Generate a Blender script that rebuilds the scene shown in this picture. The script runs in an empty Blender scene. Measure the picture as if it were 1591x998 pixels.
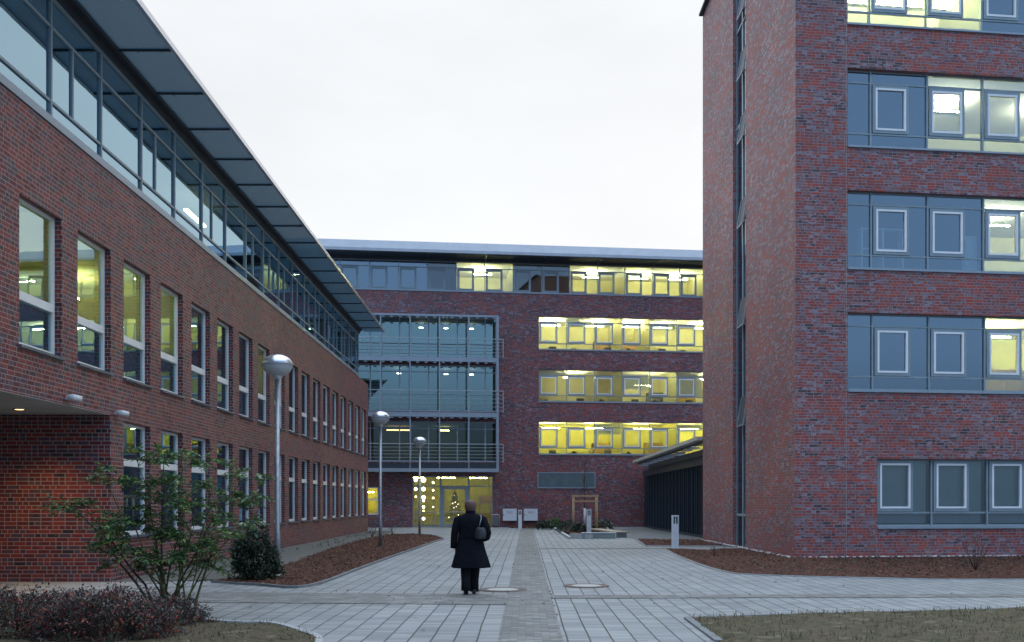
import bpy, math, random
from mathutils import Vector, Matrix, noise
R = math.radians
random.seed(7)
SC = bpy.context.scene
COL = SC.collection

# ------------------------------------------------------------------ camera, sky, sun, exposure
EYE, FPX, CX, HY = 1.65, 1555.0, 795.5, 781.0        # eye height, focal length and horizon in photograph pixels
cam_d = bpy.data.cameras.new('camera'); cam = bpy.data.objects.new('camera', cam_d); COL.objects.link(cam)
cam_d.sensor_width = 36; cam_d.lens = FPX/1591*36
cam_d.shift_y = (HY-499)/1591
cam_d.clip_start = .1; cam_d.clip_end = 3000
cam.location = (0, 0, EYE); cam.rotation_euler = (R(90), 0, 0)
SC.camera = cam

W = bpy.data.worlds.new('World'); SC.world = W; W.use_nodes = True
nt = W.node_tree; nt.nodes.clear()
def wn(t, **k):
    n = nt.nodes.new(t)
    for a, b in k.items(): setattr(n, a, b)
    return n
wo = wn('ShaderNodeOutputWorld'); bg = wn('ShaderNodeBackground'); bg.inputs[1].default_value = .1
sky = wn('ShaderNodeTexSky', sky_type='NISHITA', sun_disc=False, sun_elevation=R(6), sun_rotation=R(20))
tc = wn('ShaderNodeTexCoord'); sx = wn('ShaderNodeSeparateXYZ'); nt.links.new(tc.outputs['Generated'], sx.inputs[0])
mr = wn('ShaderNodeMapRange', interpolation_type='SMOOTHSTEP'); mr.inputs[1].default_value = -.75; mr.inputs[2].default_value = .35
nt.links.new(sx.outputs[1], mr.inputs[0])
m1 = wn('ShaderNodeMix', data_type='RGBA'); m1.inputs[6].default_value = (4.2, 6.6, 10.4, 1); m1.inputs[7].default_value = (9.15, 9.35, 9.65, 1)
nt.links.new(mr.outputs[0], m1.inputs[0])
mh = wn('ShaderNodeMapRange', interpolation_type='SMOOTHSTEP'); mh.inputs[1].default_value = .02; mh.inputs[2].default_value = .16
nt.links.new(sx.outputs[2], mh.inputs[0]); mhx = wn('ShaderNodeMath', operation='MAXIMUM'); nt.links.new(mh.outputs[0], mhx.inputs[0]); nt.links.new(mr.outputs[0], mhx.inputs[1])
m1b = wn('ShaderNodeMix', data_type='RGBA'); m1b.inputs[6].default_value = (1.5, 2.1, 2.6, 1); nt.links.new(mhx.outputs[0], m1b.inputs[0]); nt.links.new(m1.outputs[2], m1b.inputs[7])  # low sky behind the viewer darkened, standing in for unseen trees and buildings
mz = wn('ShaderNodeMapRange', interpolation_type='SMOOTHSTEP'); mz.inputs[1].default_value = .45; mz.inputs[2].default_value = 1
nt.links.new(sx.outputs[2], mz.inputs[0])
m2 = wn('ShaderNodeMix', data_type='RGBA'); m2.inputs[7].default_value = (17, 20.5, 26, 1)
nt.links.new(mz.outputs[0], m2.inputs[0]); nt.links.new(m1b.outputs[2], m2.inputs[6])
nz = wn('ShaderNodeTexNoise'); nz.inputs['Scale'].default_value = 2.2; nz.inputs['Detail'].default_value = 5
mp = wn('ShaderNodeMapping'); mp.inputs[3].default_value = (1, 1, 2.6)
nt.links.new(tc.outputs['Generated'], mp.inputs[0]); nt.links.new(mp.outputs[0], nz.inputs[0])
mn = wn('ShaderNodeMapRange'); mn.inputs[1].default_value = .3; mn.inputs[2].default_value = .7; mn.inputs[3].default_value = .88; mn.inputs[4].default_value = 1.04
nt.links.new(nz.outputs[0], mn.inputs[0])
vm = wn('ShaderNodeVectorMath', operation='SCALE'); nt.links.new(m2.outputs[2], vm.inputs[0]); nt.links.new(mn.outputs[0], vm.inputs[3])
m3 = wn('ShaderNodeMix', data_type='RGBA'); m3.inputs[0].default_value = .06
nt.links.new(vm.outputs[0], m3.inputs[6]); nt.links.new(sky.outputs[0], m3.inputs[7])
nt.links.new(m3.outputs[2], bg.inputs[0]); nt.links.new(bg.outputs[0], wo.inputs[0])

sd = bpy.data.lights.new('sun', 'SUN'); sun = bpy.data.objects.new('sun', sd); COL.objects.link(sun)
sd.energy = .5; sd.angle = R(60); sd.color = (1, .97, .93)
sun.rotation_euler = (R(-25), 0, R(-20))
vs = SC.view_settings; vs.view_transform = 'Standard'; vs.look = 'None'; vs.gamma = 1; vs.exposure = .12; vs.use_curve_mapping = False

# ------------------------------------------------------------------ materials
MATS = {}
class NB:
    def __init__(s, name):
        s.m = bpy.data.materials.new(name); s.m.use_nodes = True; s.t = s.m.node_tree; s.t.nodes.clear()
        s.out = s.n('ShaderNodeOutputMaterial'); MATS[name] = s.m
    def n(s, t, **k):
        x = s.t.nodes.new(t)
        for a, b in k.items(): setattr(x, a, b)
        return x
    def l(s, a, b): s.t.links.new(a, b)
    def put(s, sock, v):
        if hasattr(v, 'is_output') or isinstance(v, bpy.types.NodeSocket): s.l(v, sock)
        else: sock.default_value = v
    def math(s, op, a, b=0., c=None):
        x = s.n('ShaderNodeMath', operation=op); s.put(x.inputs[0], a); s.put(x.inputs[1], b)
        if c is not None: s.put(x.inputs[2], c)
        return x.outputs[0]
    def mix(s, f, a, b, bt='MIX'):
        x = s.n('ShaderNodeMix', data_type='RGBA', blend_type=bt); s.put(x.inputs[0], f); s.put(x.inputs[6], a); s.put(x.inputs[7], b); return x.outputs[2]
    def noise(s, vec, scale, detail=3, rough=.5):
        x = s.n('ShaderNodeTexNoise'); x.inputs['Scale'].default_value = scale; x.inputs['Detail'].default_value = detail; x.inputs['Roughness'].default_value = rough
        if vec is not None: s.l(vec, x.inputs[0])
        return x.outputs[0]
    def ramp(s, f, stops, interp='LINEAR'):
        x = s.n('ShaderNodeValToRGB'); x.color_ramp.interpolation = interp; e = x.color_ramp.elements
        while len(e) > 1: e.remove(e[-1])
        e[0].position = stops[0][0]; e[0].color = (*stops[0][1], 1)
        for p, c in stops[1:]:
            k = e.new(p); k.color = (*c, 1)
        s.put(x.inputs[0], f); return x.outputs[0]
    def obj(s): return s.n('ShaderNodeTexCoord').outputs['Object']
    def uv(s): return s.n('ShaderNodeTexCoord').outputs['UV']
    def bsdf(s, col, rough=.7, metal=0., normal=None, spec=.5):
        p = s.n('ShaderNodeBsdfPrincipled'); s.put(p.inputs['Base Color'], col); s.put(p.inputs['Roughness'], rough); s.put(p.inputs['Metallic'], metal)
        p.inputs['Specular IOR Level'].default_value = spec
        if normal is not None: s.l(normal, p.inputs['Normal'])
        s.l(p.outputs[0], s.out.inputs[0]); return p
    def bump(s, h, strength=.3, dist=.01):
        b = s.n('ShaderNodeBump'); b.inputs['Strength'].default_value = strength; b.inputs['Distance'].default_value = dist; s.l(h, b.inputs['Height']); return b.outputs[0]

def plain(name, col, rough=.6, metal=0., var=.12, scale=3., spec=.5):
    b = NB(name); f = b.noise(b.obj(), scale, 5, .6)
    a = tuple(c*(1-var) for c in col); d = tuple(min(1, c*(1+var)) for c in col)
    c = b.ramp(f, [(.3, a), (.7, d)])
    r = b.math('ADD', rough-.06, b.math('MULTIPLY', f, .12))
    b.bsdf(c, r, metal, spec=spec); return b.m

def brick(name, stops, mortar, cluster, rough, spec, lw=.25, rh=.0833, mw=.014):
    b = NB(name); sp = b.n('ShaderNodeSeparateXYZ'); b.l(b.uv(), sp.inputs[0])
    u, v = sp.outputs[0], sp.outputs[1]
    vr = b.math('DIVIDE', v, rh); row = b.math('FLOOR', vr); fy = b.math('SUBTRACT', vr, row)
    wnr = b.n('ShaderNodeTexWhiteNoise', noise_dimensions='1D'); b.l(row, wnr.inputs['W'])
    jit = b.math('MULTIPLY', b.math('FLOOR', b.math('MULTIPLY', wnr.outputs[0], 4)), .25)
    ur = b.math('ADD', b.math('DIVIDE', u, lw), b.math('ADD', jit, b.math('MULTIPLY', b.math('MODULO', row, 2.), .5)))
    colm = b.math('FLOOR', ur); fx = b.math('SUBTRACT', ur, colm)
    cv = b.n('ShaderNodeCombineXYZ'); b.l(colm, cv.inputs[0]); b.l(row, cv.inputs[1])
    w = b.n('ShaderNodeTexWhiteNoise', noise_dimensions='2D'); b.l(cv.outputs[0], w.inputs['Vector'])
    # some stretchers are laid as two headers
    half = b.math('GREATER_THAN', w.outputs[0], .62)
    mpg = b.n('ShaderNodeMapping'); mpg.inputs[3].default_value = (.45, 1.6, 1); b.l(b.uv(), mpg.inputs[0]); n1 = b.noise(mpg.outputs[0], .6, 4, .6); n2 = b.noise(mpg.outputs[0], 2.6, 3, .6)
    w2 = b.n('ShaderNodeTexWhiteNoise', noise_dimensions='3D'); cv2 = b.n('ShaderNodeCombineXYZ')
    b.l(colm, cv2.inputs[0]); b.l(row, cv2.inputs[1]); b.l(b.math('MULTIPLY', half, b.math('GREATER_THAN', fx, .5)), cv2.inputs[2]); b.l(cv2.outputs[0], w2.inputs['Vector'])
    val = b.math('ADD', w2.outputs[0], b.math('MULTIPLY', b.math('ADD', b.math('SUBTRACT', n1, .5), b.math('SUBTRACT', n2, .5)), cluster))
    colr = b.ramp(val, stops, 'CONSTANT')
    fine = b.noise(b.uv(), 45, 4, .7)
    colr = b.mix(.55, colr, b.ramp(fine, [(.25, (.6,)*3), (.75, (1.0,)*3)]), 'MULTIPLY')
    mx = mw/lw; my = mw/rh
    mA = b.math('LESS_THAN', fy, my)
    mB = b.math('LESS_THAN', fx, mx)
    mC = b.math('MULTIPLY', half, b.math('LESS_THAN', b.math('ABSOLUTE', b.math('SUBTRACT', fx, .5+mx/2)), mx/2))
    mor = b.math('MAXIMUM', b.math('MAXIMUM', mA, mB), mC)
    mcol = b.mix(n2, (*[c*.7 for c in mortar], 1), (*mortar, 1))
    stain = b.ramp(b.noise(b.uv(), .35, 5, .65), [(.35, (.78, .8, .84)), (.65, (1, 1, 1))])
    c = b.mix(1., b.mix(mor, colr, mcol), stain, 'MULTIPLY')
    tilt = b.math('MULTIPLY', w2.outputs[0], .5)
    h = b.math('ADD', b.math('SUBTRACT', 1., mor), b.math('ADD', b.math('MULTIPLY', fine, .35), tilt))
    ro = b.math('ADD', rough, b.math('ADD', b.math('MULTIPLY', w2.outputs[0], -.18), b.math('MULTIPLY', mor, .4)))
    b.bsdf(c, ro, 0, b.bump(h, .3, .008), spec); return b.m

DR, RD, RR, PU, VG, DK = (.15, .030, .034), (.26, .044, .040), (.38, .075, .050), (.11, .056, .078), (.19, .14, .17), (.045, .028, .036)
VL = (.27, .22, .26)
M_BL = brick('dark_red_brick', [(0, DR), (.22, RD), (.42, PU), (.58, DR), (.72, RD), (.86, PU), (.95, DK)], (.40, .33, .31), .6, .62, .35)
M_BT = brick('mixed_red_grey_brick', [(0, (.46, .10, .075)), (.12, (.35, .08, .07)), (.30, (.26, .165, .185)), (.44, (.33, .078, .068)), (.56, (.19, .10, .12)), (.66, (.28, .21, .25)), (.78, (.38, .095, .078)), (.86, (.34, .28, .33)), (.99, (.10, .07, .08))], (.40, .32, .32), 1.5, .58, .3, .27)
M_BB = brick('far_red_brick', [(0, RR), (.12, RD), (.32, PU), (.48, DR), (.58, VG), (.7, RD), (.84, VL), (.98, DK)], (.27, .22, .23), 1.3, .5, .6)

def glass(name, base, tint, rough=.0, wav=.0, gcol=(.86, .95, 1)):
    b = NB(name); lw = b.n('ShaderNodeLayerWeight'); lw.inputs[0].default_value = .5
    fr = b.n('ShaderNodeFresnel'); fr.inputs[0].default_value = 1.5
    tr = b.n('ShaderNodeBsdfTransparent'); tr.inputs[0].default_value = (*tint, 1)
    gl = b.n('ShaderNodeBsdfGlossy'); gl.inputs[0].default_value = (*gcol, 1); gl.inputs['Roughness'].default_value = rough
    if wav:
        h = b.noise(b.obj(), .9, 2); nb = b.bump(h, wav, .03); b.l(nb, gl.inputs['Normal'])
    f = b.math('ADD', base, b.math('MULTIPLY', fr.outputs[0], 1-base))
    m = b.n('ShaderNodeMixShader'); b.l(f, m.inputs[0]); b.l(tr.outputs[0], m.inputs[1]); b.l(gl.outputs[0], m.inputs[2]); b.l(m.outputs[0], b.out.inputs[0]); return b.m
M_GL = glass('coated_window_glass', .40, (.6, .75, .8), 0, .05, (.60, .84, .96))
M_GS2 = glass('sky_blue_strip_glass', .45, (.5, .68, .75), 0, .04, (.58, .84, 1))
M_GT = glass('blue_window_glass', .235, (.78, .86, .9), 0, .03, (.72, .88, 1))
M_GB = glass('clear_window_glass', .12, (.92, .95, .93), 0, .03)
M_GG = glass('green_bay_glass', .26, (.6, .78, .78), 0, .03, (.66, .9, .88))
M_GD = glass('dark_reflection_hall_glass', .04, (.3, .35, .38), 0, .03, (.3, .36, .4))  # dark reflection of the building opposite is put into the glass colour
M_GC = glass('dim_bay_glass', .07, (.75, .85, .85), 0, .03, (.7, .9, .9))
def emis(name, col, s):
    b = NB(name); e = b.n('ShaderNodeEmission'); e.inputs[0].default_value = (*col, 1); e.inputs[1].default_value = s; b.l(e.outputs[0], b.out.inputs[0]); return b.m
M_LC = emis('office_tube_light', (1, .97, .46), 200)
M_LY = emis('warm_tube_light', (1, .96, .33), 190)
M_LW = emis('pale_tube_light', (1, .97, .6), 120)
M_LI = emis('dim_tube_light', (1, .85, .35), 14)
M_LE = emis('entrance_light', (1, .9, .3), 70)
M_LM = emis('medium_tube_light', (1, .96, .46), 120)
M_LD = emis('downlight', (1, .9, .62), 15)
M_LO = emis('amber_downlight', (1, .55, .2), 5)
M_LB = emis('fairy_bulb', (1, .72, .34), 14)
M_FR = plain('grey_blue_frame', (.26, .325, .365), .45, .2, .08)
M_FD = plain('dark_grey_metal', (.045, .055, .07), .5, .3, .1)
M_FL = plain('light_frame', (.30, .36, .42), .4, .3, .08)
M_WH = plain('white_frame', (.74, .75, .73), .45, 0, .06)
M_WC = plain('casement_white', (.84, .86, .88), .4, 0, .05)
M_SI = plain('slate_sill', (.10, .115, .15), .4, .1, .15)
M_CR = plain('cream_wall', (.72, .70, .44), .8, 0, .04)
M_YW = plain('yellow_wall', (.72, .68, .22), .8, 0, .04)
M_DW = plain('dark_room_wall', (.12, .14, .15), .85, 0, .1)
M_CE = plain('white_ceiling', (.78, .78, .74), .8, 0, .03)
M_FLR = plain('office_floor', (.16, .14, .12), .8, 0, .1)
M_BL2 = plain('window_blind', (.52, .62, .62), .8, 0, .06)
M_TEAL = plain('teal_spandrel', (.03, .075, .095), .25, 0, .3, 2)
M_TLP = plain('teal_window_film', (.09, .25, .31), .6, 0, .25, 1.5)
M_SOF = plain('soffit_plaster', (.42, .42, .40), .8, 0, .08, 1.2)
M_ZN = plain('galvanised_steel', (.33, .36, .39), .42, .85, .22, 14)
M_RO = plain('zinc_roof', (.25, .295, .35), .5, .1, .12, 1.5)
M_RL = plain('pale_railing_steel', (.38, .44, .46), .4, .1, .05)
M_AL = plain('brushed_aluminium', (.62, .64, .68), .3, .95, .08, 20)
M_OP = plain('opal_plastic', (.42, .44, .46), .35, 0, .06)
M_WP = plain('white_powder_coat', (.66, .70, .74), .5, 0, .08, 5)
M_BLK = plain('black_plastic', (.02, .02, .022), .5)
M_RED = plain('faded_red_print', (.5, .25, .3), .7)
M_LIL = plain('faded_blue_print', (.33, .36, .52), .7)
M_KB = plain('pale_kerb', (.36, .38, .38), .8, 0, .2, 6)
M_DKB = plain('dark_kerb', (.17, .185, .19), .85, 0, .2, 6)
M_CONC = plain('fine_concrete', (.27, .29, .30), .85, 0, .18, 1.1)
M_ASP = plain('asphalt', (.06, .062, .065), .9, 0, .2, 2)
M_TAN = plain('sand_metal', (.46, .44, .38), .6, .1, .08)
M_WOOD = plain('bare_timber', (.40, .26, .15), .75, 0, .2, 9)
M_BARK = plain('bark', (.07, .052, .042), .9, 0, .3, 14)
M_TWIG = plain('green_twig', (.09, .10, .035), .8, 0, .3, 14)
M_PEB = plain('white_pebble', (.50, .47, .45), .8, 0, .25, 9)
M_RUST = plain('rusty_ring', (.13, .095, .085), .8, .2, .3, 12)
M_LID = plain('concrete_lid', (.38, .38, .355), .85, 0, .15, 10)
M_COAT = plain('black_wool', (.007, .008, .013), .95, 0, .4, 24, .1)
M_TROU = plain('black_cloth', (.008, .008, .011), .9, 0, .3, 20, .2)
M_SHOE = plain('black_leather', (.012, .011, .012), .45)
M_BAG = plain('dark_bag_leather', (.022, .024, .03), .4)
M_HAIR = plain('brown_hair', (.085, .042, .038), .6, 0, .5, 40)
M_SKIN = plain('skin', (.45, .26, .19), .6)
M_EYE = plain('eye', (.05, .04, .04), .3)
M_YEL = plain('yellow_paint', (.7, .42, .02), .5)
M_PEA = plain('peach_board', (.65, .42, .25), .7)
M_CUP = plain('ochre_cupboard', (.42, .30, .06), .6)
M_GREYF = plain('grey_furniture', (.12, .14, .16), .6)

def leafmat(name, cols, rough=.5, spec=.4):
    b = NB(name); g = b.n('ShaderNodeNewGeometry'); c = b.ramp(g.outputs['Random Per Island'], [(i/len(cols), k) for i, k in enumerate(cols)], 'CONSTANT')
    p = b.bsdf(c, rough, 0, None, spec); tl = b.n('ShaderNodeBsdfTranslucent'); b.l(c, tl.inputs[0])
    m = b.n('ShaderNodeMixShader'); m.inputs[0].default_value = .2; b.l(p.outputs[0], m.inputs[1]); b.l(tl.outputs[0], m.inputs[2]); b.l(m.outputs[0], b.out.inputs[0]); return b.m
M_LF = leafmat('green_leaves', [(.055, .12, .045), (.08, .17, .05), (.045, .10, .055), (.13, .24, .06), (.08, .15, .09), (.18, .27, .07)])
M_LFD = leafmat('dark_leaves', [(.018, .04, .026), (.03, .06, .036), (.014, .03, .02), (.045, .08, .05)], .35, .6)
M_LFR = leafmat('red_grey_leaves', [(.06, .055, .055), (.08, .06, .062), (.045, .07, .05), (.11, .06, .062), (.05, .085, .055), (.06, .05, .055), (.25, .05, .04), (.07, .065, .07)])
M_BER = leafmat('scarlet_leaves', [(.42, .07, .04), (.35, .09, .06), (.5, .12, .08)])
M_MUL = leafmat('bark_chips', [(.13, .055, .034), (.075, .034, .026), (.19, .085, .05), (.035, .022, .018), (.08, .04, .032), (.24, .14, .09)], .85, .2)
M_GRS = leafmat('dull_grass_blades', [(.06, .07, .03), (.11, .095, .055), (.14, .11, .07), (.05, .055, .03), (.12, .085, .06)], .8, .2)

b = NB('bark_mulch_soil'); f = b.noise(b.obj(), 9, 6, .7); b.bsdf(b.ramp(f, [(.3, (.025, .014, .011)), (.5, (.075, .033, .024)), (.7, (.13, .06, .038))]), .9, 0, b.bump(f, .9, .04), .2)
M_MS = b.m
b = NB('patchy_grass_soil'); f = b.noise(b.obj(), 2.2, 8, .7); b.bsdf(b.ramp(f, [(.36, (.03, .032, .018)), (.46, (.11, .085, .055)), (.54, (.05, .055, .028)), (.62, (.16, .125, .09)), (.7, (.06, .05, .035))]), .95, 0, b.bump(f, .8, .05), .2)
M_GS = b.m
b = NB('gravel_earth'); f = b.noise(b.obj(), 5, 8, .75); b.bsdf(b.ramp(f, [(.35, (.08, .075, .065)), (.55, (.16, .16, .145)), (.72, (.07, .085, .045))]), .95, 0, b.bump(f, .8, .04), .2)
M_GV = b.m

# slab paving: lanes running away from the viewer with wide dark joints, fine cross joints
b = NB('lane_paving'); sp = b.n('ShaderNodeSeparateXYZ'); b.l(b.uv(), sp.inputs[0])
wob = b.noise(b.uv(), .35, 2); u = b.math('ADD', sp.outputs[0], b.math('MULTIPLY', wob, .05))
lr = b.math('DIVIDE', u, .272); li = b.math('FLOOR', lr); lf = b.math('SUBTRACT', lr, li)
wl = b.n('ShaderNodeTexWhiteNoise', noise_dimensions='1D'); b.l(li, wl.inputs['W'])
cr = b.math('ADD', b.math('DIVIDE', sp.outputs[1], .136), wl.outputs[0]); ci = b.math('FLOOR', cr); cf = b.math('SUBTRACT', cr, ci)
cv = b.n('ShaderNodeCombineXYZ'); b.l(li, cv.inputs[0]); b.l(ci, cv.inputs[1]); w = b.n('ShaderNodeTexWhiteNoise', noise_dimensions='2D'); b.l(cv.outputs[0], w.inputs['Vector'])
big = b.noise(b.uv(), .45, 5, .6); fine = b.noise(b.uv(), 30, 4, .7)
c = b.ramp(w.outputs[0], [(0, (.235, .25, .255)), (.5, (.295, .308, .31)), (1, (.355, .365, .36))])
c = b.mix(.75, c, b.ramp(big, [(.3, (.66, .68, .68)), (.7, (1, 1, 1))]), 'MULTIPLY')
c = b.mix(.4, c, b.ramp(fine, [(.3, (.6,)*3), (.7, (1.,)*3)]), 'MULTIPLY')
stn = b.noise(b.uv(), 1.7, 6, .7)
c = b.mix(b.math('MULTIPLY', b.math('GREATER_THAN', stn, .63), .35), c, (.13, .13, .12, 1))
jl = b.math('LESS_THAN', lf, .075); jc = b.math('LESS_THAN', cf, .06)
c = b.mix(b.math('MULTIPLY', jc, .5), c, (.12, .12, .115, 1)); c = b.mix(b.math('MULTIPLY', jl, .95), c, (.035, .035, .033, 1))
h = b.math('ADD', b.math('SUBTRACT', 1., b.math('MAXIMUM', jl, b.math('MULTIPLY', jc, .5))), b.math('MULTIPLY', w.outputs[0], .3))
b.bsdf(c, .72, 0, b.bump(h, .5, .01), .4); M_PV = b.m
# small setts
b = NB('small_sett_paving'); sp = b.n('ShaderNodeSeparateXYZ'); b.l(b.uv(), sp.inputs[0])
rr = b.math('DIVIDE', sp.outputs[1], .105); ri = b.math('FLOOR', rr); rf = b.math('SUBTRACT', rr, ri)
uu = b.math('ADD', b.math('DIVIDE', sp.outputs[0], .2), b.math('MULTIPLY', b.math('MODULO', ri, 2.), .5)); ui = b.math('FLOOR', uu); uf = b.math('SUBTRACT', uu, ui)
cv = b.n('ShaderNodeCombineXYZ'); b.l(ui, cv.inputs[0]); b.l(ri, cv.inputs[1]); w = b.n('ShaderNodeTexWhiteNoise', noise_dimensions='2D'); b.l(cv.outputs[0], w.inputs['Vector'])
big = b.noise(b.uv(), .8, 5, .65)
c = b.ramp(w.outputs[0], [(0, (.13, .14, .14)), (.4, (.185, .185, .175)), (.75, (.22, .215, .2)), (1, (.27, .28, .28))])
c = b.mix(.7, c, b.ramp(big, [(.3, (.7, .72, .72)), (.7, (1, 1, 1))]), 'MULTIPLY')
j = b.math('MAXIMUM', b.math('LESS_THAN', uf, .05), b.math('LESS_THAN', rf, .09)); c = b.mix(b.math('MULTIPLY', j, .6), c, (.07, .068, .06, 1))
b.bsdf(c, .78, 0, b.bump(b.math('SUBTRACT', 1., j), .4, .008), .35); M_ST = b.m
# perforated canopy sheet
b = NB('perforated_canopy_sheet'); vo = b.n('ShaderNodeTexVoronoi'); vo.inputs['Scale'].default_value = 26; b.l(b.uv(), vo.inputs[0]); vo.inputs['Randomness'].default_value = .15
c = b.ramp(vo.outputs['Distance'], [(.2, (.17, .33, .44)), (.5, (.29, .55, .70))]); c = b.mix(.15, c, b.ramp(b.noise(b.obj(), 1.3, 4), [(.3, (.75,)*3), (.7, (1.,)*3)]), 'MULTIPLY')
pp_ = b.bsdf(c, .5, .0); trn = b.n('ShaderNodeBsdfTransparent'); mxs = b.n('ShaderNodeMixShader'); mxs.inputs[0].default_value = .17; b.l(pp_.outputs[0], mxs.inputs[1]); b.l(trn.outputs[0], mxs.inputs[2]); b.l(mxs.outputs[0], b.out.inputs[0]); M_PF = b.m

# ------------------------------------------------------------------ mesh helpers
class MB:
    def __init__(s): s.v = []; s.f = []; s.mi = []; s.mats = []; s.sm = []
    def mat(s, m):
        if m not in s.mats: s.mats.append(m)
        return s.mats.index(m)
    def poly(s, pts, m=None, smooth=False):
        b = len(s.v); s.v += [Vector(p) for p in pts]; s.f.append(tuple(range(b, b+len(pts)))); s.mi.append(s.mat(m)); s.sm.append(smooth)
    def box(s, x0, x1, y0, y1, z0, z1, m=None):
        p = [(x, y, z) for z in (z0, z1) for y in (y0, y1) for x in (x0, x1)]
        b = len(s.v); s.v += [Vector(q) for q in p]; k = s.mat(m)
        for q in ((0, 2, 3, 1), (4, 5, 7, 6), (0, 1, 5, 4), (2, 6, 7, 3), (0, 4, 6, 2), (1, 3, 7, 5)):
            s.f.append(tuple(b+i for i in q)); s.mi.append(k); s.sm.append(False)
    def bar(s, p, q, w, h, m=None, up=(0, 0, 1)):
        p, q = Vector(p), Vector(q); d = (q-p).normalized(); a = d.cross(Vector(up))
        if a.length < 1e-4: a = d.cross(Vector((0, 1, 0)))
        a.normalize(); c = a.cross(d); b = len(s.v); k = s.mat(m)
        for e in (p, q):
            for i, j in ((-1, -1), (1, -1), (1, 1), (-1, 1)): s.v.append(e+a*i*w/2+c*j*h/2)
        for f in ((0, 3, 2, 1), (4, 5, 6, 7), (0, 1, 5, 4), (1, 2, 6, 5), (2, 3, 7, 6), (3, 0, 4, 7)): s.f.append(tuple(b+i for i in f)); s.mi.append(k); s.sm.append(False)
    def tube(s, pts, rad, n=8, m=None, cap=True):
        pts = [Vector(p) for p in pts]; rad = rad if isinstance(rad, (list, tuple)) else [rad]*len(pts); k = s.mat(m); rings = []; prev = None
        for i, p in enumerate(pts):
            d = (pts[min(i+1, len(pts)-1)]-pts[max(i-1, 0)]).normalized()
            a = prev if prev is not None else (Vector((1, 0, 0)) if abs(d.x) < .9 else Vector((0, 1, 0)))
            a = (a-d*a.dot(d)).normalized(); prev = a; c = d.cross(a); b = len(s.v); rings.append(b)
            for j in range(n):
                t = 2*math.pi*j/n; s.v.append(p+(a*math.cos(t)+c*math.sin(t))*rad[i])
        for r0, r1 in zip(rings, rings[1:]):
            for j in range(n): s.f.append((r0+j, r0+(j+1) % n, r1+(j+1) % n, r1+j)); s.mi.append(k); s.sm.append(True)
        if cap:
            s.f.append(tuple(rings[0]+j for j in reversed(range(n)))); s.mi.append(k); s.sm.append(False)
            s.f.append(tuple(rings[-1]+j for j in range(n))); s.mi.append(k); s.sm.append(False)
    def loft(s, rings, m=None, cap=True, smooth=True):
        k = s.mat(m); n = len(rings[0]); bs = []
        for r in rings: bs.append(len(s.v)); s.v += [Vector(p) for p in r]
        for a, b in zip(bs, bs[1:]):
            for j in range(n): s.f.append((a+j, a+(j+1) % n, b+(j+1) % n, b+j)); s.mi.append(k); s.sm.append(smooth)
        if cap:
            s.f.append(tuple(bs[0]+j for j in reversed(range(n)))); s.mi.append(k); s.sm.append(False)
            s.f.append(tuple(bs[-1]+j for j in range(n))); s.mi.append(k); s.sm.append(smooth)
    def lathe(s, prof, n=24, m=None, c=(0, 0, 0), cap=False):
        s.loft([[(c[0]+r*math.cos(2*math.pi*j/n), c[1]+r*math.sin(2*math.pi*j/n), c[2]+z) for j in range(n)] for r, z in prof], m, cap)
    def build(s, name, mat=None, parent=None, loc=None):
        me = bpy.data.meshes.new(name); me.from_pydata([tuple(v) for v in s.v], [], s.f)
        for m in s.mats: me.materials.append(m if m else mat)
        me.polygons.foreach_set('material_index', s.mi); me.polygons.foreach_set('use_smooth', s.sm)
        uv = me.uv_layers.new(name='UVMap').data
        for p in me.polygons:
            n = p.normal
            for li in p.loop_indices:
                c = me.vertices[me.loops[li].vertex_index].co
                uv[li].uv = (c.x, c.y) if abs(n.z) > .7 else ((c.y, c.z) if abs(n.x) > abs(n.y) else (c.x, c.z))
        me.update(); o = bpy.data.objects.new(name, me); COL.objects.link(o)
        if parent: o.parent = parent
        if loc: o.location = loc
        return o
def empty(name, loc, rz=0): 
    o = bpy.data.objects.new(name, None); COL.objects.link(o); o.location = loc; o.rotation_euler = (0, 0, rz); o.empty_display_size = .2; return o
def tag(o, label=None, cat=None, group=None, kind=None):
    if label: o['label'] = label
    if cat: o['category'] = cat
    if group: o['group'] = group
    if kind: o['kind'] = kind
    return o
def copy_thing(root, loc, rz=None, label=None):
    r = root.copy(); COL.objects.link(r); r.location = loc
    if rz is not None: r.rotation_euler = (0, 0, rz)
    if label: r['label'] = label
    for ch in list(root.children):
        c = ch.copy(); COL.objects.link(c); c.parent = r
        for g in ch.children:
            d = g.copy(); COL.objects.link(d); d.parent = c
    return r
def G(px, py):                                   # ground point seen at a photograph pixel
    Y = EYE*FPX/(py-HY); return Vector(((px-CX)/FPX*Y, Y, 0))

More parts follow.
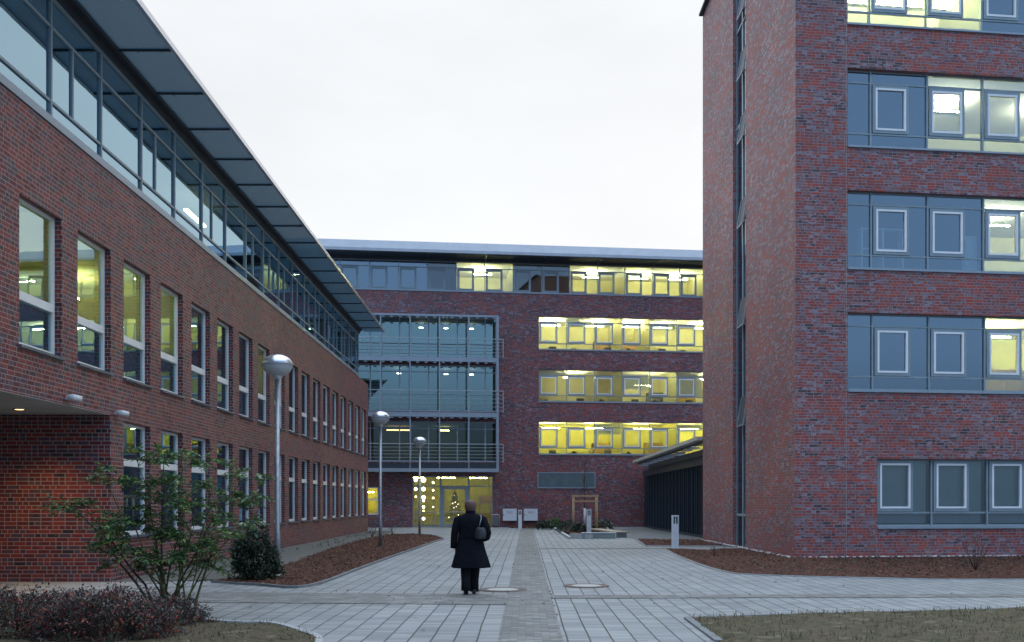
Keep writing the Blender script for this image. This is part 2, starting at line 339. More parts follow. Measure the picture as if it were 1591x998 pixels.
def wall(mb, x0, x1, z0, z1, ops, m, depth=.25, y=0, mr=None):
    """front wall in the plane y with rectangular openings (ax,bx,az,bz) and reveals going inwards"""
    xs = sorted({x0, x1, *[q for o in ops for q in o[:2] if x0 < q < x1]}); zs = sorted({z0, z1, *[q for o in ops for q in o[2:] if z0 < q < z1]})
    for i in range(len(xs)-1):
        run = None
        for j in range(len(zs)-1):
            cx, cz = (xs[i]+xs[i+1])/2, (zs[j]+zs[j+1])/2
            if any(a < cx < b_ and c < cz < d for a, b_, c, d in ops): continue
            mb.poly([(xs[i], y, zs[j]), (xs[i+1], y, zs[j]), (xs[i+1], y, zs[j+1]), (xs[i], y, zs[j+1])], m)
    for a, b_, c, d in ops:
        k = mr or m
        mb.poly([(a, y, c), (a, y, d), (a, y+depth, d), (a, y+depth, c)], k); mb.poly([(b_, y, c), (b_, y+depth, c), (b_, y+depth, d), (b_, y, d)], k)
        mb.poly([(a, y, d), (b_, y, d), (b_, y+depth, d), (a, y+depth, d)], k); mb.poly([(a, y, c), (a, y+depth, c), (b_, y+depth, c), (b_, y, c)], k)
def room(par, x0, x1, z0, z1, y0, dep, mw, light=None, mc=None, every=2.6, lz=.45, floor=None, prop=0):
    mb = MB(); mc = mc or M_CE
    mb.poly([(x0, y0, z0), (x1, y0, z0), (x1, y0+dep, z0), (x0, y0+dep, z0)], floor or M_FLR)
    mb.poly([(x0, y0, z1), (x0, y0+dep, z1), (x1, y0+dep, z1), (x1, y0, z1)], mc)
    mb.poly([(x0, y0+dep, z0), (x1, y0+dep, z0), (x1, y0+dep, z1), (x0, y0+dep, z1)], mw)
    mb.poly([(x0, y0, z0), (x0, y0+dep, z0), (x0, y0+dep, z1), (x0, y0, z1)], mw); mb.poly([(x1, y0, z0), (x1, y0, z1), (x1, y0+dep, z1), (x1, y0+dep, z0)], mw)
    mb.build('room', None, par)
    if light:
        n = max(1, round((x1-x0)/every))
        for i in range(n):
            c = x0+(x1-x0)*(i+.5)/n; lb = MB()
            lb.box(c-.62, c+.62, y0+dep*.42-.07, y0+dep*.42+.07, z1-lz, z1-lz+.05, light)
            lb.box(c-.66, c+.66, y0+dep*.42-.10, y0+dep*.42+.10, z1-lz-.035, z1-lz-.004, M_AL)
            for q in (-.5, .5): lb.bar((c+q, y0+dep*.42, z1-lz+.05), (c+q, y0+dep*.42, z1-.002), .012, .012, M_AL)
            lb.build('ceiling_light', None, par)

def strip_window(par, x0, x1, z0, z1, y, lo, hi, cas=True, mg=None, first=False, casw=1.12, glassback=0.004, mcas=None, cx=.07):
    """one bay of a ribbon window: grey frame with a low and a high transom and a white casement"""
    mg = mg or M_GT; f = MB(); t = .05
    f.box(x0-t/2, x0+t/2, y-.02, y+.08, z0, z1); f.box(x0+t/2, x1-t/2, y, y+.06, z0, z0+.07); f.box(x0+t/2, x1-t/2, y, y+.06, z1-.05, z1)
    if lo: f.box(x0+t/2, x1-t/2, y+.004, y+.06, lo-.025, lo+.025)
    if hi: f.box(x0+t/2, x1-t/2, y+.004, y+.06, hi-.025, hi+.025)
    o = f.build('window', M_FR, par)
    if cas:
        a, b2 = x0+cx, x0+cx+casw; c, d = (lo or z0)+.04, (hi or z1)-.04
        g = MB(); w = .085
        for q in ((a, b2, c, c+w), (a, b2, d-w, d), (a, a+w, c+w, d-w), (b2-w, b2, c+w, d-w)): g.box(q[0], q[1], y-.012, y+.07, q[2], q[3], M_FR)
        a += w; b2 -= w; c += w; d -= w; w = .058
        for q in ((a, b2, c, c+w), (a, b2, d-w, d), (a, a+w, c+w, d-w), (b2-w, b2, c+w, d-w)): g.box(q[0], q[1], y-.026, y+.05, q[2], q[3], mcas or M_WC)
        g.build('casement', None, o)
    p = MB(); p.poly([(x0, y+.03, z0+.03), (x1, y+.03, z0+.03), (x1, y+.03, z1-.02), (x0, y+.03, z1-.02)]); p.build('pane', mg, o)
    return o
def sill(par, x0, x1, z, y0=-.05, y1=.2, t=.05, m=None):
    s = MB(); s.box(x0, x1, y0, y1, z-t, z+.006); return s.build('sill', m or M_SI, par)

# ------------------------------------------------------------------ ground
g = MB(); g.poly([(-400, -60, -.012), (400, -60, -.012), (400, 900, -.012), (-400, 900, -.012)]); tag(g.build('ground', M_ASP), kind='structure')
SL = .0135
def sheared(pts, z): return [(x, y, z) for x, y in pts]
g = MB(); n = 30
g.poly([(-22, 1, 0), (26, 1, 0), (26, 66.9+3.1, 0), (1, 67.0, 0), (-22, 64.5, 0)])
pv = g.build('plaza_paving', M_PV); tag(pv, kind='structure')
for li in range(len(pv.data.loops)):                 # lanes follow the slight skew of the centre strip
    c = pv.data.vertices[pv.data.loops[li].vertex_index].co; pv.data.uv_layers[0].data[li].uv = (c.x-SL*c.y+.30, c.y)
def strip(name, pts, m, z=.004):
    g = MB(); g.poly([(p[0], p[1], z) for p in pts]); o = g.build(name, m); tag(o, kind='structure')
    for li in range(len(o.data.loops)):
        c = o.data.vertices[o.data.loops[li].vertex_index].co; o.data.uv_layers[0].data[li].uv = (c.x-SL*c.y+.30, c.y)
    return o
def XL(Y): return -.33+SL*Y
def XR(Y): return .45+SL*Y
strip('centre_path', [(XL(1), 1), (XR(1), 1), (XR(64), 64), (XL(64), 64)], M_ST, .004)
strip('cross_path', [(-8.2, 16.7), (XL(16.7), 16.1), (XL(16.7), 17.9), (-8.2, 18.6)], M_ST, .008)
strip('cross_path', [(XR(17.4), 17.15), (24, 17.9), (24, 18.5), (XR(17.4), 17.75)], M_ST, .008)
strip('cross_path', [(XR(35.7), 35.4), (5.8, 35.6), (5.8, 36.2), (XR(35.7), 36.0)], M_ST, .008)
strip('passage_path', [(-22, 18.9), (-8.3, 18.7), G(360, 909).xy, G(330, 903).xy, (-8.35, 20.75), (-22, 20.75)], M_CONC, .006)
strip('hall_path', [G(985, 838).xy, G(1000, 849).xy, (8.6, 36.9), (8.75, 38.3), (8.75, 62), (5.6, 62), (5.5, 46)], plain('dark_fine_concrete', (.13, .135, .14), .85, 0, .2, 2), .006)

def bed(name, pts, soil, z=.03, kerb=None, chips=0, chipm=None, size=.05, kw=.07, kh=.05, blades=False, kind='stuff', hump=.05, kclosed=True, kerbpts=None):
    pts = [Vector((p[0], p[1], 0)) for p in pts]
    xs = [p.x for p in pts]; ys = [p.y for p in pts]
    def inside(x, y):
        r = False; j = len(pts)-1
        for i in range(len(pts)):
            a, c = pts[i], pts[j]
            if (a.y > y) != (c.y > y) and x < (c.x-a.x)*(y-a.y)/(c.y-a.y)+a.x: r = not r
            j = i
        return r
    def hgt(x, y): return z+hump*(.5+.5*noise.noise(Vector((x*1.3, y*1.3, 3))))+.02*noise.noise(Vector((x*7, y*7, 1)))
    import bmesh
    bm = bmesh.new(); vs_ = [bm.verts.new((p.x, p.y, z)) for p in pts]; bm.faces.new(vs_)
    if bm.faces[:][0].normal.z < 0: bmesh.ops.reverse_faces(bm, faces=bm.faces[:])
    bmesh.ops.triangulate(bm, faces=bm.faces[:])
    span = max(max(xs)-min(xs), max(ys)-min(ys))
    for _ in range(7):
        es = [e for e in bm.edges if e.calc_length() > max(.35, span/60)]
        if not es: break
        bmesh.ops.subdivide_edges(bm, edges=es, cuts=1); bmesh.ops.triangulate(bm, faces=[f for f in bm.faces if len(f.verts) > 3])
    for v in bm.verts:
        if not v.is_boundary: v.co.z = hgt(v.co.x, v.co.y)
    bm.normal_update()
    for f in bm.faces:
        f.smooth = True
        if f.normal.z < 0: f.normal_flip()
    me = bpy.data.meshes.new(name); bm.to_mesh(me); bm.free(); me.materials.append(soil)
    o = bpy.data.objects.new(name, me); COL.objects.link(o); tag(o, kind='structure')
    if chips:
        c = MB(); k = 0; tries = 0
        while k < chips and tries < chips*12:
            tries += 1
            x = random.uniform(min(xs), max(xs)); y = random.uniform(min(ys), max(ys))
            if not inside(x, y): continue
            k += 1; h = hgt(x, y)
            if blades:
                if noise.noise(Vector((x*1.5, y*1.5, 8))) < -.12 and random.random() < .85: continue
                a = random.uniform(0, 6.28); L = random.uniform(.02, .075)*size/.05; ww = .006
                d = Vector((math.cos(a), math.sin(a), 0)); s_ = Vector((-d.y, d.x, 0)); p = Vector((x, y, h-.01))
                c.poly([p-s_*ww, p+s_*ww, p+d*L*.6+Vector((0, 0, L))])
            else:
                a = random.uniform(0, 6.28); L = size*random.uniform(.4, 1.5); w_ = L*random.uniform(.25, .6); ti = random.uniform(-.5, .5)
                d = Vector((math.cos(a), math.sin(a), ti)); s_ = Vector((-math.sin(a), math.cos(a), random.uniform(-.5, .5))); p = Vector((x, y, h+.012))
                c.poly([p-d*L/2-s_*w_*.3, p-s_*w_/2+d*L*.1, p+d*L/2, p+s_*w_/2])
        cc = c.build('grass_blades' if blades else 'bark_mulch', chipm); tag(cc, kind='stuff')
    if kerb:
        kp = [Vector((p[0], p[1], 0)) for p in (kerbpts or pts)]; c = MB()
        for a, q in zip(kp, kp[1:]): 
            d = (q-a).normalized(); c.bar(a-d*.01+Vector((0, 0, kh/2-.02)), q+d*.01+Vector((0, 0, kh/2-.02)), kw, kh+.04)
        tag(c.build('kerb', kerb), kind='structure')
    return o
def curve(pts, n=5):                              # smooth open curve through points
    P = [Vector((p[0], p[1], 0)) for p in pts]; out = []
    for i in range(len(P)-1):
        p0, p1, p2, p3 = P[max(i-1, 0)], P[i], P[i+1], P[min(i+2, len(P)-1)]
        for k in range(n):
            t = k/n; out.append(.5*((2*p1)+(-p0+p2)*t+(2*p0-5*p1+4*p2-p3)*t*t+(-p0+3*p1-3*p2+p3)*t**3))
    out.append(P[-1]); return out
# left mulch bed, earth strip along the wall
fr_ = curve([G(330, 906), G(400, 910), G(480, 912), G(560, 884), G(620, 862), G(660, 848), G(689, 838)])
bk_ = curve([G(689, 838), G(672, 833), G(640, 831), G(600, 832)]) 
inner = [G(560, 840), G(510, 855), G(455, 876), G(400, 893), G(350, 902)]
bed('mulch_bed', fr_+bk_[1:]+[Vector(p) for p in inner], M_MS, .03, M_DKB, 15000, M_MUL, .06, kerbpts=fr_+bk_)
bed('earth_strip', [G(350, 902), G(400, 893), G(455, 876), G(510, 855), G(560, 840), G(600, 832), (-6.9, 58), (-8.25, 58), (-8.25, 20.8), (-7.8, 20.8)], M_GV, .015, None, 0, None, .04, hump=.03)
# right mulch bed
fr_ = curve([G(1035, 854), G(1060, 867), G(1122, 888), G(1186, 894.5), G(1390, 900), G(1591, 901.5), (24, 22.0)])
bed('mulch_bed', fr_+[Vector((24, 30.85, 0)), Vector((8.35, 28.9, 0)), Vector((8.12, 35.1, 0)), Vector(G(1100, 856))], M_MS, .03, M_KB, 17000, M_MUL, .06, kerbpts=fr_, kw=.06, kh=.03)
bed('mulch_bed', [G(990, 839), G(1003, 848), (8.1, 38.0), (8.15, 43)], M_MS, .03, M_KB, 1200, M_MUL, .08, kw=.06, kh=.02)
# bed round the young tree
bed('mulch_bed', [G(872, 826), G(887, 833.5), G(952, 833.5), G(944, 822.5), G(878, 820.5)], M_MS, .12, None, 1200, M_MUL, .09)
g = MB()
for a, q, w_, h_ in ((G(860, 821), G(886, 838), .14, .1), (G(886, 837), G(922, 837.5), .25, .22), (G(950, 836), G(946, 825), .25, .2)):
    g.bar(a+Vector((0, 0, h_/2-.02)), q+Vector((0, 0, h_/2-.02)), w_, h_+.04)
tag(g.build('kerb', M_KB), kind='structure')
# bed in front of the back wall
bed('mulch_bed', [(.9, 63.6), (3.1, 63.9), (3.3, 67.2), (-.2, 66.8), (-.2, 65.4), (.9, 65.4)], M_MS, .03, None, 1200, M_MUL, .1)
# grass at the lower right
gp = [G(1068, 962), G(1200, 957.5), G(1591, 947), Vector((24, 17.6, 0)), Vector((24, 3, 0)), Vector((2.3, 3, 0)), G(1117, 998)]
bed('grass_patch', gp, M_GS, .02, M_DKB, 34000, M_GRS, .07, blades=True, kw=.1, kh=.03, kerbpts=[gp[6], gp[0], gp[1], gp[2], gp[3]], hump=.04)
# soil bed at the lower left
fr_ = curve([(-12, 18.6), G(0, 932), G(160, 946), G(330, 968), G(420, 972), G(470, 985), G(496, 998), (-2.2, 10.6), (-2.6, 9), (-4, 7.5)])
bed('soil_bed', fr_+[Vector((-12, 7, 0))], M_GS, .02, M_KB, 16000, M_GRS, .05, blades=True, kerbpts=fr_, kw=.09, kh=.05, hump=.06)
# white pebbles along the tower wall
pb = MB()
for i in range(420):
    t = random.random()
    if t < .62: q = Vector((8.2+random.uniform(0, 15.6), 0, 0)); q.y = 29+(q.x-8.215)*math.tan(R(7.2))-random.uniform(.03, .2)
    else: q = Vector((8.2-random.uniform(.03, .22), 29+random.uniform(-.1, 13.5), 0))
    r = random.uniform(.02, .055); pb.lathe([(r*.2, -.4*r), (r, 0), (r*.75, r*.5), (r*.1, r*.7)], 6, None, (q.x, q.y, .06), True)
tag(pb.build('pebble_edging', M_PEB), kind='stuff')

# ------------------------------------------------------------------ left building
LB = empty('brick_office_building', (-8.3, 20.7, 0), R(90))
tag(LB, 'long low brick building on the left with tall narrow windows and metal canopy', 'building')
Lx = lambda Y: Y-20.7
END = Lx(57.7); NEAR = Lx(3)
up = [(Lx(16.86+2.265*k), Lx(18.45+2.265*k), 4.31, 6.87) for k in range(-3, 18)]
lo_ = [(Lx(16.86+2.265*k), Lx(18.45+2.265*k), .93, 3.38) for k in range(2, 18)]
mb = MB()
wall(mb, 0, END, 0, 8.45, [o for o in up if o[0] > 0]+lo_, M_BL)
# over the passage: the wall begins at the soffit
wall(mb, NEAR, 0, 3.47, 8.45, [o for o in up if o[1] < 0]+[o for o in up if o[0] < 0 < o[1]], M_BL)
mb.poly([(0, 0, 0), (0, 14, 0), (0, 14, 3.47), (0, 0, 3.47)], M_BL)              # passage wall facing the viewer
mb.poly([(END, 0, 0), (END, 0, 8.45), (END, 14, 8.45), (END, 14, 0)], M_BL)
mb.poly([(NEAR, 0, 3.47), (NEAR, 14, 3.47), (NEAR, 14, 8.45), (NEAR, 0, 8.45)], M_BL)
mb.poly([(NEAR, 14, 0), (END, 14, 0), (END, 14, 8.45), (NEAR, 14, 8.45)], M_BL)
mb.poly([(NEAR, 0, 8.45), (END, 0, 8.45), (END, 14, 8.45), (NEAR, 14, 8.45)], M_SI)
mb.build('brick_wall', None, LB)
mb = MB(); mb.poly([(NEAR, .26, 3.47), (0, .26, 3.47), (0, 14, 3.47), (NEAR, 14, 3.47)]); mb.box(NEAR, 0, .001, .26, 3.462, 3.47); mb.build('passage_soffit', M_SOF, LB)
def tall_window(o, split):
    a, b2, z0, z1 = o; y = .13; f = MB(); t = .07
    f.box(a, a+t, y, y+.07, z0, z1); f.box(b2-t-.02, b2, y, y+.07, z0, z1); f.box(a+t, b2-t-.02, y, y+.07, z0, z0+.09); f.box(a+t, b2-t-.02, y, y+.07, z1-.06, z1); f.box(a+t, b2-t-.02, y-.02, y+.07, split-.075, split+.075)
    w = f.build('window', M_WH, LB)
    p = MB(); p.poly([(a+t, y+.04, z0+.08), (b2-t, y+.04, z0+.08), (b2-t, y+.04, z1-.05), (a+t, y+.04, z1-.05)]); p.build('pane', M_GL, w)
    q_ = MB(); q_.box(a+t, b2-t, y+.09, y+.10, z0+.08, split-.07); q_.build('lower_panel', M_TLP, w)
    s = MB(); s.box(a-.04, b2+.04, -.06, .13, z0-.045, z0+.004); s.build('sill', M_SI, w)
for o in up: tall_window(o, 5.2)
for o in lo_: tall_window(o, 2.52)

for a_, b_, l_ in ((NEAR, Lx(14.2), 0), (Lx(14.2), Lx(18.8), 1), (Lx(18.8), Lx(25.6), 1), (Lx(25.6), Lx(32.5), 0), (Lx(32.5), Lx(37), 1), (Lx(37), END-.1, 0)):
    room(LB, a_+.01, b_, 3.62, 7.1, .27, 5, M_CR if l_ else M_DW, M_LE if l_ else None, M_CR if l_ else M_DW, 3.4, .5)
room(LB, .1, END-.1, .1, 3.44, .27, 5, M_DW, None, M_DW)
# a few lit lamps in the upper rooms
for x in (Lx(29.5),):
    lb = MB(); lb.box(x-.5, x+.5, 1.6, 1.72, 6.5, 6.55, M_LI); lb.box(x-.53, x+.53, 1.57, 1.75, 6.46, 6.497, M_AL); lb.bar((x, 1.66, 6.55), (x, 1.66, 7.098), .02, .02, M_AL); lb.build('ceiling_light', None, LB)
# glazed top storey
GE = Lx(54.1); x = Lx(18.03)-2.2*6; k = 0
mb = MB(); mb.box(NEAR, GE, -.03, .18, 8.455, 8.60, M_FL); mb.box(NEAR, GE, .0, .14, 10.72, 10.8, M_FR); mb.build('sill_rail', None, LB)
while x < GE-.3:
    x1 = min(x+2.2, GE); f = MB(); t = .06
    f.box(x-t/2, x+t/2, -.01, .10, 8.6, 10.72); f.box(x+t/2, x1-t/2, .0, .07, 8.86, 8.91); f.box(x+t/2, x1-t/2, .0, .07, 10.2, 10.25)
    if k % 2 == 0 or x > Lx(30): f.box(x+.87, x+.93, 0, .07, 8.91, 10.2)
    w = f.build('window', M_FR, LB); p = MB(); p.poly([(x, .035, 8.6), (x1, .035, 8.6), (x1, .035, 10.72), (x, .035, 10.72)]); p.build('pane', M_GS2, w)
    x += 2.2; k += 1
f = MB(); f.box(GE-.03, GE+.05, 0, .1, 8.6, 10.72); f.build('corner_post', M_FR, LB)
f = MB()
for q in (2.2, 4.4, 6.6, 8.8): f.box(GE, GE+.07, q-.03, q+.03, 8.6, 10.72)
f.box(GE, GE+.06, .1, 9, 10.2, 10.25); f.box(GE, GE+.06, .1, 9, 8.6, 8.68)
w = f.build('window', M_FR, LB); p = MB(); p.poly([(GE+.03, .05, 8.6), (GE+.03, 9, 8.6), (GE+.03, 9, 10.72), (GE+.03, .05, 10.72)]); p.build('pane', M_GL, w)
room(LB, NEAR, GE-.06, 8.5, 10.75, .16, 6, M_DW, None, M_DW)
for x in (Lx(30.2), ):
    lb = MB(); lb.box(x-.9, x+.9, 1.2, 1.32, 10.2, 10.26, M_LI); lb.bar((x, 1.26, 10.26), (x, 1.26, 10.74), .02, .02, M_AL); lb.build('ceiling_light', None, LB)
f = MB(); f.box(NEAR, GE+.3, -.03, .3, 10.8, 11.02); f.box(NEAR, GE+.35, -.16, -.033, 10.97, 11.1); f.build('gutter_beam', M_FD, LB)
f = MB(); f.box(NEAR, GE+1, .0, 14, 11.03, 11.16); f.build('roof', M_RO, LB)
cn = MB(); cn.box(NEAR, GE+1.0, -1.30, -1.22, 11.02, 11.14); cn.build('canopy_edge', M_AL, LB)
x = Lx(20.76)-2.2*8
while x < GE+.9:
    x1 = min(x+2.2, GE+1.0); c = MB(); c.box(x+.02, x1-.02, -1.22, -.165, 11.05, 11.1, M_PF)
    c.bar((x, -1.22, 11.03), (x, -.165, 11.03), .045, .04, M_FD)
    for q in (-.55, -1.05): c.lathe([(.02, 0), (.028, .012), (.02, .024)], 8, M_AL, (x, q, 10.965), True)
    c.build('canopy_panel', None, LB); x += 2.2
for X_, Y_ in ((-.16, Lx(18.6)), ):
    pass
# soffit downlight and the glow it throws
dl = MB(); dl.lathe([(.0, 0), (.085, 0), (.085, .01)], 16, M_LO, (Lx(19.4), 1.25, 3.452)); dl.lathe([(.085, .0), (.12, -.006), (.12, .018)], 16, M_AL, (Lx(19.4), 1.25, 3.452)); dl.build('soffit_light', None, LB)
ld = bpy.data.lights.new('soffit_lamp', 'SPOT'); lo = bpy.data.objects.new('soffit_lamp', ld); COL.objects.link(lo)
ld.energy = 170; ld.color = (1, .62, .24); ld.spot_size = R(120); ld.spot_blend = .8; ld.shadow_soft_size = .08; lo.parent = LB; lo.location = (Lx(19.4), 1.25, 3.43)
# two small floodlights on the lintel
def flood(name, Y, z, label):
    e = empty(name, (-8.3, Y, z)); tag(e, label, 'wall light', 'small white fittings on the passage lintel')
    b_ = MB(); b_.loft([[(.0+dx, y_*.16*s_, zz*.05*s_) for y_, zz in ((-1, -1), (1, -1), (1, 1), (-1, 1))] for dx, s_ in ((.06, .7), (.1, 1), (.2, 1.05), (.24, .8))], M_WP); b_.build('lamp_head', None, e)
    b_ = MB(); b_.box(0, .07, -.04, .04, -.04, .04); b_.build('bracket', M_WP, e)
flood('wall_floodlight', 18.65, 3.60, 'white wall light on the lintel over the passage, the larger one')
flood('wall_floodlight', 20.95, 3.52, 'white wall light on the corner above the first ground floor window')

# ------------------------------------------------------------------ tower on the right
TH = R(7.2)
TB = empty('brick_tower_building', (8.215, 29, 0), TH)
tag(TB, 'tall brick building on the right with ribbon windows and a narrow slot', 'building')
TI = Matrix.Rotation(-TH, 3, 'Z')
def TL(X, Y): v = TI@Vector((X-8.215, Y-29, 0)); return v.x, v.y
def tpx(px):                                     # local x on the tower front at a pixel column
    u = (px-CX)/FPX; return (u*29-8.215)/(math.cos(TH)-u*math.sin(TH))
rows = [(4.93+3.57*i, 7.2+3.57*i) for i in range(5)]
x0 = tpx(1317); TE = 18
ops = [(x0, TE-1, a, b_) for a, b_ in rows]+[(tpx(1363), TE-1, .93, 2.93)]
mb = MB(); H = 22.6
wall(mb, 0, TE, 0, H, ops, M_BT, .26)
# side face with the window slot
S0, S1 = 35.2, 37.2
def sd_(Y, dx=0): l = TL(8.215+dx, Y); return Vector((l[0], l[1], 0))
def sface(a, b_, z0=0, z1=H, m=M_BT): mb.poly([(a.x, a.y, z0), (b_.x, b_.y, z0), (b_.x, b_.y, z1), (a.x, a.y, z1)][::-1], m)
sface(Vector((0, 0, 0)), sd_(S0)); sface(sd_(S1), sd_(43.1)); sface(sd_(S0), sd_(S0, .17)); sface(sd_(S1, .17), sd_(S1))
l1 = TL(26.5, 45.4); c1 = sd_(43.1)
mb.poly([(c1.x, c1.y, 0), (l1[0], l1[1], 0), (l1[0], l1[1], H), (c1.x, c1.y, H)][::-1], M_BT)
mb.poly([(TE, 0, 0), (l1[0], l1[1], 0), (l1[0], l1[1], H), (TE, 0, H)], M_BT)
mb.poly([(0, 0, H), (TE, 0, H), (l1[0], l1[1], H), (c1.x, c1.y, H)], M_SI)
mb.build('brick_wall', None, TB)
# coping
cp = MB(); cp.bar((c1.x-.02, c1.y, H+.03), (0, -.02, H+.03), .3, .09); cp.bar((0, -.02, H+.03), (TE, -.02, H+.03), .3, .09); cp.build('coping', M_FD, TB)
jt = MB(); jx = tpx(1316)-.02
jt.box(jx-.012, jx+.002, -.004, .01, 0, H); jt.box(tpx(1363)-.02, tpx(1363)-.008, -.004, .01, 0, .9); jt.build('expansion_joint', plain('pale_mastic', (.33, .29, .29), .8), TB)
# slot glazing
a, b_ = sd_(S0, .165), sd_(S1, .165)
sw = MB(); gl_ = MB(); nz_ = 0
gl_.poly([(a.x, a.y, .1), (b_.x, b_.y, .1), (b_.x, b_.y, H), (a.x, a.y, H)][::-1])
for t in (0, .5, 1):
    p = a.lerp(b_, t); sw.bar((p.x, p.y, 0), (p.x, p.y, H), .08, .08)
z = 1.2
while z < H:
    sw.bar((a.x, a.y, z), (b_.x, b_.y, z), .08, .09); z += 3.57
w = sw.build('slot_window', M_FR, TB); gl_.build('pane', M_GT, w)
for z in (4.4, 7.95, 11.55, 14.6, 16.9, 19.1, 21.2):          # tilted vents left open
    v = MB(); h_ = 1.05; a2, b2 = sd_(S0+.1, .1), sd_(S0+1.0, .1); a3, b3 = sd_(S0+.1, -.06), sd_(S0+1.0, -.06)
    v.poly([(a2.x, a2.y, z+h_), (b2.x, b2.y, z+h_), (b3.x, b3.y, z), (a3.x, a3.y, z)], M_FD)
    v.bar((a2.x, a2.y, z+h_), (a3.x, a3.y, z), .05, .05, M_FL); v.bar((b2.x, b2.y, z+h_), (b3.x, b3.y, z), .05, .05, M_FL); v.bar((a3.x, a3.y, z), (b3.x, b3.y, z), .05, .05, M_FL); v.bar((a2.x, a2.y, z), (a3.x, a3.y, z), .04, .04, M_FL)
    v.build('vent', None, w)
sb = MB(); a, b_ = sd_(S0, .7), sd_(S1, .7); sb.poly([(a.x, a.y, 0), (b_.x, b_.y, 0), (b_.x, b_.y, H), (a.x, a.y, H)][::-1]); sb.build('stair_wall', M_DW, TB)
# ribbon windows
lit = {0: [(1545, 1800)], 1: [(1545, 1800)], 2: [(1450, 1800)], 3: [(1300, 1535)], 4: [(1450, 1700)]}
for i, (z0, z1) in enumerate(rows):
    off = (1359, 1357, 1356, 1354, 1353)[i]
    xs = [x0, tpx(off)]
    while xs[-1] < TE-2.7: xs.append(xs[-1]+1.77)
    xs.append(TE-1)
    for k in range(len(xs)-1):
        strip_window(TB, xs[k], xs[k+1], z0, z1, .15, z0+.42, z1-.36, k > 0 and k < len(xs)-2)
    s_ = MB(); s_.box(x0, TE-1, -.05, .15, z0-.05, z0+.006); s_.build('sill', M_FL, TB)
    cuts = []
    for a_, b2 in lit[i]:
        xa = max(.8, min(xs, key=lambda q: abs(q-tpx(a_)))) if a_ > 1310 else .8
        xb = min(TE-.05, tpx(b2)) if b2 < 1700 else TE-.05
        xb = min(xs, key=lambda q: abs(q-xb)) if b2 < 1700 else xb
        lm, wm = ((M_LY, M_YW) if i == 0 else (M_LW, M_CR))
        if i == 3: lm = M_LC
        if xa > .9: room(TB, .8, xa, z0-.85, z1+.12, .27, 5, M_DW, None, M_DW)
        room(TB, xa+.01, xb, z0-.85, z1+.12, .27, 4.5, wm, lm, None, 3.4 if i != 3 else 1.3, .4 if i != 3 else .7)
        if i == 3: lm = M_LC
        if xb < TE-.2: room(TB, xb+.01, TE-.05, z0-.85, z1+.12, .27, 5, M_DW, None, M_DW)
z0, z1 = .93, 2.93; xs = [tpx(1363)]
while xs[-1] < TE-2.7: xs.append(xs[-1]+1.77)
for k in range(len(xs)-1): strip_window(TB, xs[k], xs[k+1], z0, z1, .15, z0+.42, None, True)
s_ = MB(); s_.box(xs[0], TE-1, -.05, .15, z0-.05, z0+.02); s_.build('sill', M_FL, TB)
room(TB, .8, TE-.05, .1, 3.1, .27, 5, M_DW, None, M_DW)
bl = MB()
for k in range(len(xs)-1):
    n_ = 30
    for j in range(n_): 
        zz = z0+.1+j*(z1-z0-.1)/n_; bl.poly([(xs[k]+.06, .36, zz), (xs[k+1]-.06, .36, zz), (xs[k+1]-.06, .34, zz+.064), (xs[k]+.06, .34, zz+.064)])
bl.build('window_blind', M_BL2, TB)

# ------------------------------------------------------------------ back building
BT = R(6.8); BY = 67.0
BB = empty('brick_rear_building', (0, BY, 0), BT)
tag(BB, 'wide five storey brick building closing the far side, lit offices and glazed balconies', 'building')
def bs(px, dy=0):                                # local x on the rear facade (or a plane dy in front of it)
    u = (px-CX)/FPX; ct, st = math.cos(BT), math.sin(BT)
    return (u*(BY-dy*ct)-dy*st)/(ct-u*st)
def bz(px, py, dy=0):
    s_ = bs(px, dy); Y = BY+s_*math.sin(BT)-dy*math.cos(BT); return EYE+(HY-py)/FPX*Y
BX0, BX1 = bs(420), 34
rz = [(bz(837, 706), bz(837, 655)), (bz(837, 624), bz(837, 574)), (bz(837, 543), bz(837, 491))]
topz = (bz(837, 457), bz(837, 410))
wx0 = bs(837)
ex0, ex1, ez1 = bs(641), bs(766), bz(700, 740)
ww = (bs(545), bs(588), bz(580, 800), bz(580, 757))
bx0, bx1 = BX0+.5, bs(776)
bayz = [(bz(700, 718), bz(700, 655)), (bz(700, 640), bz(700, 567)), (bz(700, 557), bz(700, 493))]
ops = [(wx0, BX1-1, a, b_) for a, b_ in rz]+[(ex0, ex1, 0, ez1), ww]+[(bx0, bx1-.25, a, b_) for a, b_ in bayz]
mb = MB(); wall(mb, BX0, BX1, 0, topz[0], ops, M_BB, .22)
mb.poly([(BX0, 0, 0), (BX0, 0, topz[0]), (BX0, 14, topz[0]), (BX0, 14, 0)], M_BB); mb.poly([(BX1, 0, 0), (BX1, 14, 0), (BX1, 14, topz[0]), (BX1, 0, topz[0])], M_BB)
mb.poly([(BX0, 0, topz[0]), (BX1, 0, topz[0]), (BX1, 14, topz[0]), (BX0, 14, topz[0])], M_SI)
mb.build('brick_wall', None, BB)
pitch = bs(880.6)-wx0
def ribbon(xa, xb, z0, z1, yy, lo, hi, first=None, mcas=None, casw=1.22, mg=None):
    xs = [xa]
    while xs[-1] < xb-pitch*.6: xs.append(xs[-1]+pitch)
    for k in range(len(xs)-1): strip_window(BB, xs[k], xs[k+1], z0, z1, yy, lo, hi, True, mg or M_GB, mcas=mcas, casw=casw)
    return xs
H1 = .32
